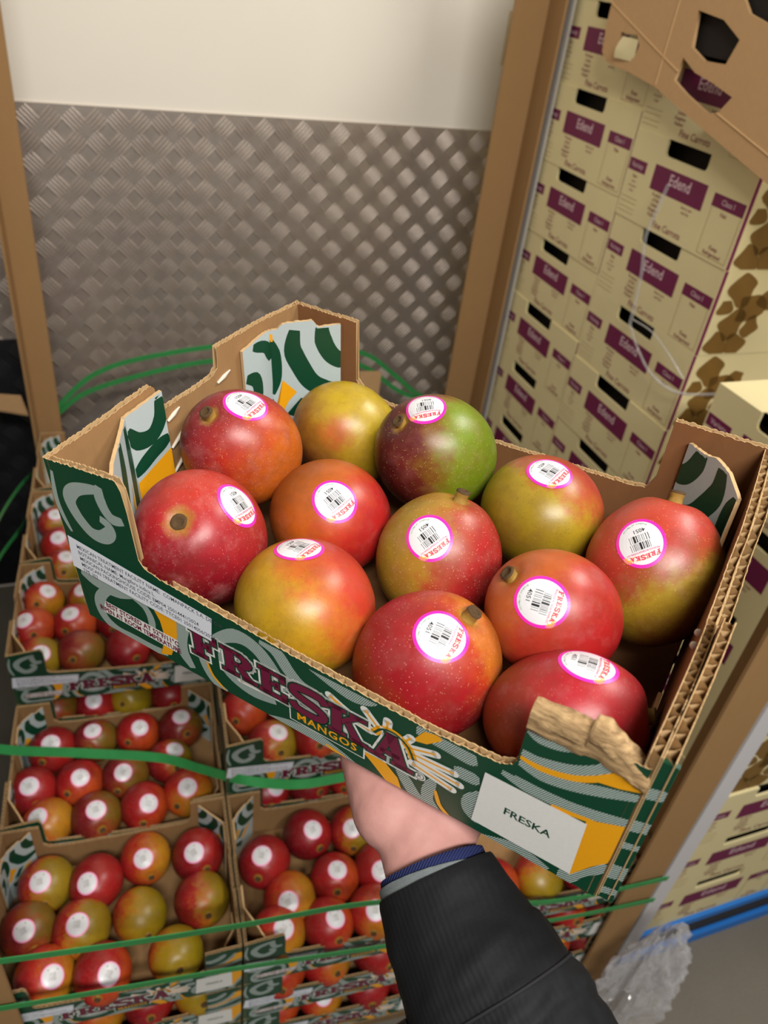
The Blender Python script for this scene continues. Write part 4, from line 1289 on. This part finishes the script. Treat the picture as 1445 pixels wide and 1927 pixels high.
def carton_meshes():
    """label face in the plane y=0 facing -y, x from 0 (its left) to BW; the hand slot is a real opening"""
    T = .005
    x0, x1, zt, sl = BW - .236, BW - .118, BH, .026
    mb = MB()
    # label wall with slot cut out of its upper edge
    def wall(y, th):
        for a, b, c, d in ((0, x0, 0, BH), (x1, BW, 0, BH), (x0, x1, 0, BH - sl)):
            mb.box((a, y, c), (b, y + th, d))
        # rounded lower corners of the slot
        for sx, cx in ((1, x0), (-1, x1)):
            pts = [(cx, BH - sl)] + [(cx + sx * .009 * (1 - math.cos(q)), BH - sl + .009 * (1 - math.sin(q))) for q in (0, .4, .8, 1.2, math.pi / 2)]
            for k in range(1, len(pts) - 1):
                tri = [pts[0], pts[k], pts[k + 1]]
                mb.face([(x, y, z) for x, z in tri])
                mb.face([(x, y + th, z) for x, z in tri])
    wall(0, T)
    wall(BDp - T, T)
    mb.box((0, T, 0), (T, BDp - T, BH))
    mb.box((BW - T, T, 0), (BW, BDp - T, BH))
    mb.box((T, T, 0), (BW - T, BDp - T, T))
    mb.box((.0, .0, BH), (x0, BDp, BH + .0015))
    mb.box((x1, .0, BH), (BW, BDp, BH + .0015))
    mb.box((x0, T + .004, BH), (x1, BDp, BH + .0015))
    body = mb.data('carton_shell', CREAM)
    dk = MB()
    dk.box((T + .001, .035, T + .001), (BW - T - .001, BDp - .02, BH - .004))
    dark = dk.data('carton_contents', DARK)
    def pr(polys, off=.0003):
        q = MB()
        for p in polys:
            q.face([(x, -off, z) for x, z in p])
        return q
    # as seen on the face: small tag at the far end, big tag in the middle, small tag at the near end
    bx0, bx1 = BW - .250, BW - .101
    tags = [pr([q_]) for q_ in (rect(bx0, .0665, bx1, .1085), rect(BW - .081, .083, BW - .003, .1035), rect(.003, .083, .057, .1035))]
    words = pr(xf(text_polys('Edend', .026, .02), (bx0 + bx1) / 2 + .004, .092, 0, .95, 1) + xf(text_polys('Class I', .0125, .01), BW - .042, .0932) + xf(text_polys('Variety', .0125, .01), .030, .0932), .0006)
    small = []
    for k, s_ in enumerate(('Produce', 'of the', 'United', 'Kingdom', 'Packed')):
        small += xf(text_polys(s_, .0085, .01), bx0 + .028, .060 - k * .0085)
    small += xf(text_polys('Store cool', .007, .01), bx1 - .035, .060) + xf(text_polys('and dry', .007, .01), bx1 - .035, .052)
    small += xf(text_polys('Fine Carrots', .0165, .012), (bx0 + bx1) / 2 + .004, .0135)
    small += xf(text_polys('Net', .010, .01), BW - .045, .075)
    small += xf(text_polys('Keep', .010, .015), BW - .042, .022) + xf(text_polys('Refrigerated', .009, .015), BW - .042, .012)
    small += xf(text_polys('Size', .009, .01), .03, .075)
    for k in range(3):
        small += xf(text_polys('mm grade' if k % 2 else 'origin', .006, .0), .03, .066 - .008 * k)
    smallp = pr(small, .0005)
    lines = []
    for zz in (.036, .028, .018, .010):
        lines.append(rect(.006, zz, .056, zz + .0009))
    for x in (BW - .079, BW - .006):
        lines.append(rect(x, .006, x + .0009, .082))
    lines.append(rect(BW - .079, .006, BW - .006, .0069))
    linep = pr(lines, .0005)
    # printed blobs of food on the end face x = BW
    q = MB()
    rb = random.Random(4)
    for cx, cz, r in ((.055, .118, .028), (.085, .086, .030), (.058, .056, .026), (.100, .052, .018), (.040, .020, .024), (.080, .018, .022), (.118, .100, .02), (.030, .088, .016)):
        n_ = 22
        pts = [(cx + r * (1 + .25 * math.sin(3 * a + cx * 90)) * math.cos(a), cz + r * (1 + .22 * math.cos(2 * a + cz * 70)) * math.sin(a)) for a in [2 * math.pi * k / n_ for k in range(n_)]]
        for k in range(n_):
            for tri in ([(cx, cz), pts[k - 1], pts[k]],):
                c_ = clip_poly(tri, (.004, BDp - .004, .002, BH - .002))
                if c_:
                    q.face([(BW + .0004, y, z) for y, z in c_])
    food = q
    stripe = MB()
    stripe.face([(BW + .0003, .001, 0), (BW + .0003, .0085, 0), (BW + .0003, .0085, BH), (BW + .0003, .001, BH)])
    return body, dark, [('plum_tag', q_.data('plum_tag', PLUM)) for q_ in tags] + [('tag_lettering', words.data('tag_lettering', LILAC)), ('small_print', smallp.data('small_print', PLUM_SOFT)), ('ruled_line', linep.data('ruled_line', LINE)),
                        ('food_picture', food.data('food_picture', FOOD)), ('edge_stripe', stripe.data('edge_stripe', PLUM))]
CARTON = carton_meshes()
def carton(mw, label, group):
    root = empty('produce_carton', mw)
    tag(root, label, 'carton', group)
    sh = link('carton_shell', CARTON[0], root)
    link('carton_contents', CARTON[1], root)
    for nm, me in CARTON[2]:
        so = link(nm, me, sh)
        if nm in ('tag_lettering', 'small_print', 'ruled_line', 'food_picture'):
            so['kind'] = 'stuff'
    return root
crn = random.Random(9)
# stack A: label faces look towards -x, so the carton is turned a quarter; its right-hand end (with the food picture) faces the camera
NUM = ['lowest', 'second', 'third', 'fourth', 'fifth', 'sixth', 'seventh', 'eighth', 'ninth', 'tenth', 'eleventh', 'twelfth']
ROT_A = Matrix.Rotation(-math.pi / 2, 4, 'Z')     # face -y -> -x
for colk, (ybase, z0, nm) in enumerate(((1.010, .093, 'near'), (1.343, .121, 'far'))):
    for k in range(12):
        z = z0 + k * .153
        mw = Matrix.Translation((1.0 + crn.uniform(0, .004), ybase + BW + crn.uniform(-.001, .001), z)) @ ROT_A
        carton(mw, 'cream carton with plum tags, %s from floor, %s column of tall stack' % (NUM[k], nm), 'cream cartons')
# stack B, nearer: lower cartons show their label face, upper ones their label to the left
for k in range(7):
    z = .128 + k * .153
    for c2 in range(2):
        if k < 3:
            mw = Matrix.Translation((.910 + c2 * .333, .510, z))
            lb = 'cream carton, %s layer of low right stack, front, %s' % (NUM[k], 'left' if c2 == 0 else 'right')
        else:
            mw = Matrix.Translation((.912 + c2 * .262, .515 + BW, z)) @ ROT_A
            lb = 'cream carton, %s layer of low right stack, tag facing mangoes, %s' % (NUM[k], 'outer' if c2 == 0 else 'inner')
        carton(mw, lb, 'cream cartons')
BLUE = flat('blue_pallet_paint', (42, 120, 206), 0.5, 0.15, 20)
bp = empty('blue_pallet', Matrix.Translation((.90, .502, 0)))
tag(bp, 'blue painted pallet on the floor under the low carton stack', 'pallet')
for nm, lo, hi, mt in (('top_board', (0, 0, .108), (.72, .10, .127), BLUE), ('bottom_board', (0, 0, 0), (.72, .010, .030), BLUE), ('top_board', (0, .25, .108), (.72, .40, .127), BLUE),
                       ('stringer', (0, .0115, 0), (.72, .06, .1075), flat('shaded_wood', (58, 56, 56), .8, .3))):  # full-width strip, coloured dark for the shade between the boards
    m = MB()
    m.box(lo, hi)
    m.build(nm, mt, bp)
# pallets under stack A
ap = empty('wooden_pallet', Matrix.Translation((1.0, 1.01, 0)))
tag(ap, 'wooden pallet under the tall cream carton stack', 'pallet')
for k, (lo, hi) in enumerate((((0, 0, .07), (.55, .70, .09)), ((0, 0, 0), (.09, .68, .069)), ((.46, 0, 0), (.55, .68, .069)))):
    m = MB()
    m.box(lo, hi)
    m.build(('deck_board', 'stringer', 'stringer')[k], WOOD, ap)
WHITE_POST = flat('white_edge_board', (206, 204, 206), 0.5, 0.04, 8)
GREY_POST = flat('grey_edge_board', (176, 172, 166), 0.5, 0.08, 8)
def plain_post(name, boxes, mt, label):
    root = empty(name)
    tag(root, label, 'corner post')
    for k, (lo, hi) in enumerate(boxes):
        m = MB()
        m.box(lo, hi)
        m.build(('wide_leg', 'side_leg')[k], mt, root)
plain_post('white_corner_post', [((.868, .494, .10), (.906, .499, 1.19)), ((.9005, .4995, .10), (.9055, .55, 1.19))], WHITE_POST, 'white plastic corner post at the front of the low carton stack')
plain_post('grey_corner_post', [((.989, 1.640, .09), (.994, 1.700, 2.05)), ((.9945, 1.6955, .09), (1.05, 1.700, 2.05))], GREY_POST, 'pale grey corner post between the brown back right post and the cartons')

# big brown carton blank with hand holes leaning on the tall stack (outline in its own plane, metres: y, z)
SHEET_X = .962
outline = [(1.47, 1.80), (1.46, 1.70), (1.462, 1.62), (1.455, 1.575), (1.435, 1.562), (1.40, 1.558), (1.36, 1.556), (1.27, 1.545), (1.16, 1.518), (1.05, 1.492), (.945, 1.468), (.80, 1.43), (.66, 1.40), (.62, 1.55), (.62, 1.80)]
holes = [[(1.408, 1.612), (1.358, 1.612), (1.345, 1.598), (1.352, 1.578), (1.385, 1.572), (1.412, 1.582)],
         [(1.215, 1.662), (1.205, 1.612), (1.165, 1.598), (1.115, 1.600), (1.102, 1.634), (1.150, 1.655)],
         [(1.218, 1.596), (1.225, 1.562), (1.185, 1.548), (1.120, 1.531), (1.098, 1.536), (1.078, 1.561), (1.130, 1.572), (1.180, 1.580)],
         [(1.15, 1.735), (1.14, 1.70), (1.10, 1.668), (1.035, 1.655), (.985, 1.662), (.975, 1.74)]]
cu = bpy.data.curves.new('sheet', 'CURVE')
cu.dimensions = '2D'
cu.fill_mode = 'BOTH'
cu.extrude = .003
for loop in [outline] + holes:
    sp = cu.splines.new('POLY')
    sp.points.add(len(loop) - 1)
    for p, (a, b) in zip(sp.points, loop):
        p.co = (-(a - 1.05), b - 1.6, 0, 1)
    sp.use_cyclic_u = True
tmp = bpy.data.objects.new('sheet', cu)
COL.objects.link(tmp)
dg = bpy.context.evaluated_depsgraph_get()
dg.update()
me = bpy.data.meshes.new_from_object(tmp.evaluated_get(dg))
bpy.data.objects.remove(tmp)
me.materials.clear()
me.materials.append(KRAFT_TAN)
# local x -> -world y, local y -> world z, local z -> -world x
SM = Matrix(((0, 0, -1, SHEET_X), (-1, 0, 0, 1.05), (0, 1, 0, 1.6), (0, 0, 0, 1)))
sheet = link('carton_blank', me, None, SM)
tag(sheet, 'large brown cardboard blank with hand holes leaning over the cream cartons', 'cardboard')
for pts in ([(1.47, 1.655), (1.30, 1.600), (1.22, 1.575)], [(1.10, 1.535), (.95, 1.500), (.80, 1.47), (.66, 1.445)], [(1.262, 1.80), (1.268, 1.66), (1.270, 1.548)]):
    mb = MB()
    mb.tube([Vector((-(a - 1.05), b - 1.6, .0032)) for a, b in pts], .0013, 6)
    mb.build('crease', kraft_mat('crease_board', (198, 162, 118), .1), sheet, smooth=True)
mb = MB()
rows = []
for j in range(5):
    rows.append([(-(1.352 - 1.05) - .050 * q / 5 * 1.0 + .0, 1.606 - 1.6 - .034 * j / 4, .002 + .010 * math.sin(j / 4 * 2.2) * (q / 5)) for q in range(6)])
mb.grid(rows)
mb.build('punched_flap', flat('cream_flap', (208, 194, 150), .6, .1), sheet, smooth=True)

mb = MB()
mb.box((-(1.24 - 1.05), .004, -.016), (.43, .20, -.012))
o = mb.build('hole_shade_panel', flat('hole_shade', (34, 28, 23), .9, .2), sheet)  # dark panel added behind the upper holes to paint their shade
# clear film: threads over the cartons and a crumpled bag on the floor
t = NT('clear_film', 0.1)
lw = t.n('ShaderNodeLayerWeight', i_Blend=0.35)
tr = t.n('ShaderNodeBsdfTransparent')
tr.inputs[0].default_value = (.97, .97, .98, 1)
gl = t.n('ShaderNodeBsdfGlossy')
gl.inputs['Roughness'].default_value = .09
dfu = t.n('ShaderNodeBsdfDiffuse')
dfu.inputs[0].default_value = (.85, .85, .88, 1)
vv = t.obj()
bmp = t.n('ShaderNodeBump', i_Strength=.9, i_Distance=.006)
t.l(t.noise(vv, 30, 4), bmp.inputs['Height'])
t.l(bmp.outputs[0], gl.inputs['Normal'])
t.l(bmp.outputs[0], lw.inputs['Normal'])
mg = t.n('ShaderNodeMixShader')
mg.inputs[0].default_value = .55
t.l(gl.outputs[0], mg.inputs[1])
t.l(dfu.outputs[0], mg.inputs[2])
mx = t.n('ShaderNodeMixShader')
t.l(t.math('ADD', t.math('MULTIPLY', lw.outputs['Facing'], .60), .17), mx.inputs[0])
t.l(tr.outputs[0], mx.inputs[1])
t.l(mg.outputs[0], mx.inputs[2])
t.l(mx.outputs[0], t.t.nodes['Material Output'].inputs[0])
FILM = t.m
def film_strand(pts, r, label):
    mb = MB()
    mb.tube(smooth_line([Vector(p) for p in pts], 6), r, 7)
    tag(mb.build('film_strand', FILM, None, smooth=True), label, 'plastic film', 'clear film strands')
film_strand([(.988, 1.195, 1.405), (.985, 1.20, 1.36), (.982, 1.205, 1.31), (.985, 1.19, 1.25), (.984, 1.18, 1.19), (.98, 1.172, 1.155)], .0032, 'clear twisted film hanging down the near carton labels')
film_strand([(.98, 1.172, 1.155), (.975, 1.12, 1.125), (.97, 1.06, 1.105), (.97, .99, 1.105), (.98, .93, 1.13), (1.0, .87, 1.165)], .0026, 'clear twisted film looping across the near corner of the cartons')
film_strand([(.982, 1.17, 1.165), (.975, 1.10, 1.17), (.97, 1.03, 1.155), (.97, .98, 1.135)], .0016, 'thin clear film thread above the looping film')
mb = MB()
rows = []
NB, NA = 34, 44
for j in range(NB + 1):
    q = j / NB
    row = []
    for k in range(NA):
        a = 2 * math.pi * k / NA
        rad = .022 + .052 * math.sin(min(1, q * 1.6) * math.pi / 2) + .012 * q
        rad *= 1 + .16 * math.sin(4 * a + 2 + 3 * q) * q + .30 * noise.noise(Vector((math.cos(a) * 5.5, math.sin(a) * 5.5, q * 13.0))) + .42 * noise.noise(Vector((math.cos(a) * 2.0, math.sin(a) * 2.0, q * 4.0)))
        z = .40 * (1 - q) + .070 * q + .02 + .05 * q * max(0, math.cos(3 * a + .8)) + .02 * noise.noise(Vector((math.cos(a) * 3, math.sin(a) * 3, q * 6 + 4)))
        row.append((rad * math.cos(a) + .018 * math.sin(q * 3), rad * .45 * math.sin(a), max(.004, z)))
    rows.append(row)
mb.grid(rows, closed=True)
tag(mb.build('plastic_bag', FILM, None, smooth=False, mw=Matrix.Translation((.800, .405, 0.0))), 'crumpled clear plastic bag hanging down by the front right post', 'plastic bag')

# ------------------------------------------------------------------ the arm that holds the crate
def capsule(bm, a, b, ra, rb, flat_=1.0, axis=None):
    """tapered capsule between two points, squashed along axis"""
    a, b = Vector(a), Vector(b)
    d = b - a
    L = d.length
    z = d.normalized()
    hint = Vector(axis or (0, 0, 1))
    y = (hint - z * hint.dot(z)).normalized()
    x = y.cross(z)
    rings = []
    for k in range(-5, 1):
        th = k / 5 * math.pi / 2
        rings.append((ra * math.sin(th), ra * math.cos(th)))
    for k in range(1, 7):
        rings.append((L * k / 7, ra + (rb - ra) * k / 7))
    for k in range(0, 6):
        th = k / 5 * math.pi / 2
        rings.append((L + rb * math.sin(th), rb * math.cos(th)))
    vs = []
    for h, r in rings:
        r = max(r, .0002)
        vs.append([bm.verts.new(a + z * h + x * r * math.cos(2 * math.pi * q / 16) + y * flat_ * r * math.sin(2 * math.pi * q / 16)) for q in range(16)])
    for u_, v_ in zip(vs, vs[1:]):
        for q in range(16):
            bm.faces.new((u_[q], u_[(q + 1) % 16], v_[(q + 1) % 16], v_[q]))
    bm.faces.new(vs[0][::-1])
    bm.faces.new(vs[-1])

bm = bmesh.new()
# forearm and wrist (crate frame), then the palm lying flat under the bottom of the crate
W0, W1, W2 = (.128, -.040, -.046), (.101, -.0185, -.037), (.078, .005, -.0305)
capsule(bm, W0, W1, .030, .0275, .86)
capsule(bm, W1, W2, .0275, .0285, .80)
capsule(bm, W2, (.066, .045, -.0205), .0300, .0235, .74)
capsule(bm, (.090, .012, -.0275), (.098, .070, -.0185), .0235, .0185, .85)
capsule(bm, (.062, .002, -.0285), (.033, .024, -.0225), .0260, .0210, .88)       # ball of the thumb
capsule(bm, (.060, .040, -.0205), (.052, .082, -.0165), .0205, .0155, .85)
capsule(bm, (.080, .040, -.0205), (.076, .088, -.0160), .0205, .0155, .85)
capsule(bm, (.070, .05, -.0180), (.095, .08, -.0170), .018, .0160, .85)
# fingers: knuckle, two bends, tip
for pts, rs in ((((.050, .082, -.0150), (.036, .118, -.0125), (.027, .142, -.0115), (.021, .162, -.0110)), (.0105, .0095, .0088, .0078)),
                (((.066, .090, -.0150), (.058, .132, -.0125), (.053, .160, -.0115), (.049, .183, -.0110)), (.0108, .0098, .0090, .0080)),
                (((.082, .088, -.0150), (.081, .128, -.0125), (.080, .155, -.0115), (.079, .176, -.0110)), (.0104, .0095, .0088, .0078)),
                (((.098, .078, -.0150), (.105, .108, -.0120), (.110, .128, -.0110), (.114, .144, -.0105)), (.0095, .0086, .0080, .0070)),
                (((.033, .026, -.0215), (.010, .046, -.0165), (-.006, .064, -.0135)), (.0160, .0122, .0095))):
    for (p, q), (r1, r2) in zip(zip(pts, pts[1:]), zip(rs, rs[1:])):
        capsule(bm, p, q, r1, r2)
me = bpy.data.meshes.new('person')
bm.to_mesh(me)
bm.free()
tmp = link('person_tmp', me)
md = tmp.modifiers.new('r', 'REMESH')
md.mode = 'VOXEL'
md.voxel_size = .0019
md = tmp.modifiers.new('s', 'SMOOTH')
md.iterations = 14
md.factor = .6
dg = bpy.context.evaluated_depsgraph_get()
dg.update()
me = bpy.data.meshes.new_from_object(tmp.evaluated_get(dg))
bpy.data.objects.remove(tmp)
t = NT('skin', 0.60, 0, 0.3)
v = t.obj()
f1 = t.noise(v, 18, 5, .65)
f2 = t.noise(v, 170, 4, .6)
c = t.mix(f1, lin((170, 120, 112)), lin((196, 152, 144)))
c = t.mix(t.math('MULTIPLY', f2, .35), c, lin((146, 86, 82)))
t.color(c)
t.b.inputs['Subsurface Weight'].default_value = 0.12
t.b.inputs['Subsurface Radius'].default_value = (.008, .003, .0015)
t.b.inputs['Subsurface Scale'].default_value = 0.5
cre = t.n('ShaderNodeTexWave', i_Scale=26.0, i_Distortion=9.0, i_Detail=3.0)
t.l(v, cre.inputs[0])
t.bump(t.math('ADD', t.math('MULTIPLY', f2, .6), t.math('MULTIPLY', cre.outputs['Fac'], .35)), .35, .0012)
me.materials.clear()
me.materials.append(t.m)
me.polygons.foreach_set('use_smooth', [True] * len(me.polygons))
person = link('person', me, None, HELD)
tag(person, 'forearm and open hand in a black jacket sleeve carrying the mango crate from below', 'person')

def loft(name, stations, mat, seg=72, wr=0.0, freq=1.0, seedv=0.0, hem=None, flatk=.90):
    """cloth tube around the arm; stations: (centre, radius, wrinkle)"""
    rows = []
    C_ = [Vector(s[0]) for s in stations]
    n = len(C_)
    Cs, Rs, Ws = [], [], []
    sub = 10
    L = smooth_line(C_, sub)
    for k, p in enumerate(L):
        i = min(k // sub, n - 2)
        t_ = k / sub - i
        Cs.append(p)
        Rs.append(stations[i][1] + (stations[i + 1][1] - stations[i][1]) * t_)
        Ws.append(stations[i][2] + (stations[i + 1][2] - stations[i][2]) * t_)
    for k, p in enumerate(Cs):
        d = (Cs[min(k + 1, len(Cs) - 1)] - Cs[max(k - 1, 0)]).normalized()
        hint = Vector((.35, .5, -.8))
        y = (hint - d * hint.dot(d)).normalized()
        x = y.cross(d)
        row = []
        for q in range(seg):
            a = 2 * math.pi * q / seg
            nn = noise.noise(Vector((math.cos(a) * 1.6 * freq, math.sin(a) * 1.6 * freq, k * .11 * freq + seedv)))
            n2 = noise.noise(Vector((math.cos(a) * 4 + 3, math.sin(a) * 4, k * .32 + seedv)))
            r = Rs[k] + Ws[k] * (nn + .35 * n2)
            row.append(p + x * r * math.cos(a) + y * flatk * r * math.sin(a))
        rows.append(row)
    mb = MB()
    mb.grid(rows, closed=True)
    inner = [[Cs[k] + (Vector(v_) - Cs[k]) * .955 for v_ in rows[k]] for k in (0, 1, 2, 3)]
    mb.grid([rows[0], inner[0]], closed=True)
    mb.grid(inner, closed=True)
    return mb.build(name, mat, person, smooth=True), rows, Cs

t = NT('black_jacket_cloth', 0.72, 0, 0.25)
v = t.obj()
f1 = t.noise(v, 12, 4)
rib = t.n('ShaderNodeTexWave', i_Scale=120.0, i_Distortion=0.6, wave_type='BANDS', bands_direction='DIAGONAL')
t.l(v, rib.inputs[0])
t.color(t.mix(f1, lin((11, 12, 15)), lin((20, 21, 24))))
t.bump(t.math('ADD', t.math('MULTIPLY', rib.outputs['Fac'], .5), t.noise(v, 420, 3)), .28, .0006)
JACKET = t.m
t = NT('navy_knit', 0.85, 0, 0.15)
v = t.obj()
rib = t.n('ShaderNodeTexWave', i_Scale=230.0, i_Distortion=0.3, wave_type='BANDS', bands_direction='X')
t.l(v, rib.inputs[0])
t.color(t.mix(rib.outputs['Fac'], lin((26, 32, 66)), lin((44, 52, 96))))
t.bump(rib.outputs['Fac'], .6, .001)
NAVY = t.m
GREYTRIM = flat('grey_knit_trim', (118, 126, 128), .85, .35, 500, bump=.5)
OLIVE = flat('olive_lining', (76, 86, 64), .85, .3, 300, bump=.4)
loft('knit_cuff', [((.0962, -.0140, -.0354), .0316, .0006), ((.1015, -.0185, -.0372), .0325, .0008), ((.108, -.0235, -.040), .0330, .0008)], NAVY)
loft('cuff_trim', [((.1006, -.0178, -.0369), .0334, .0005), ((.1022, -.0192, -.0375), .0338, .0005), ((.108, -.0235, -.040), .0336, .0005)], GREYTRIM)
sl, srows, scs = loft('jacket_sleeve', [((.1010, -.0182, -.0370), .0352, .0006), ((.112, -.0260, -.0410), .0385, .0015), ((.131, -.0380, -.0475), .0430, .0028), ((.150, -.0480, -.0530), .0480, .0036), ((.166, -.0575, -.0580), .0525, .0052),
                                   ((.184, -.0690, -.0640), .0535, .0060), ((.205, -.084, -.078), .058, .006), ((.24, -.112, -.105), .062, .006)], JACKET, wr=1)
# seam and snap on the sleeve
seam = [Vector(p) + (Vector(p) - scs[33]).normalized() * .0004 for p in srows[33]]
mb = MB()
mb.tube(seam + seam[:1], .0009, 6, cap=False)
mb.build('sleeve_seam', flat('seam_thread', (30, 30, 34), .8, .2), sl, smooth=True)
p0, c0 = Vector(srows[30][40]), scs[30]
best = min(range(72), key=lambda q: (HR @ (Vector(srows[30][q]) - c0)).dot(RIGHT))
p0 = Vector(srows[30][best])
nv = (p0 - c0).normalized()
mb = MB()
fx = frame_from(nv, (0, 0, 1))
rows = [[p0 + fx @ Vector((r * math.cos(2 * math.pi * k / 20), r * math.sin(2 * math.pi * k / 20), h)) for k in range(20)] for r, h in ((.0095, -.002), (.0095, .0040), (.0080, .0050), (.0030, .0044), (.0002, .0044))]
mb.grid(rows, closed=True)
mb.build('sleeve_snap', flat('black_snap', (18, 18, 20), .35, .1), sl, smooth=True)
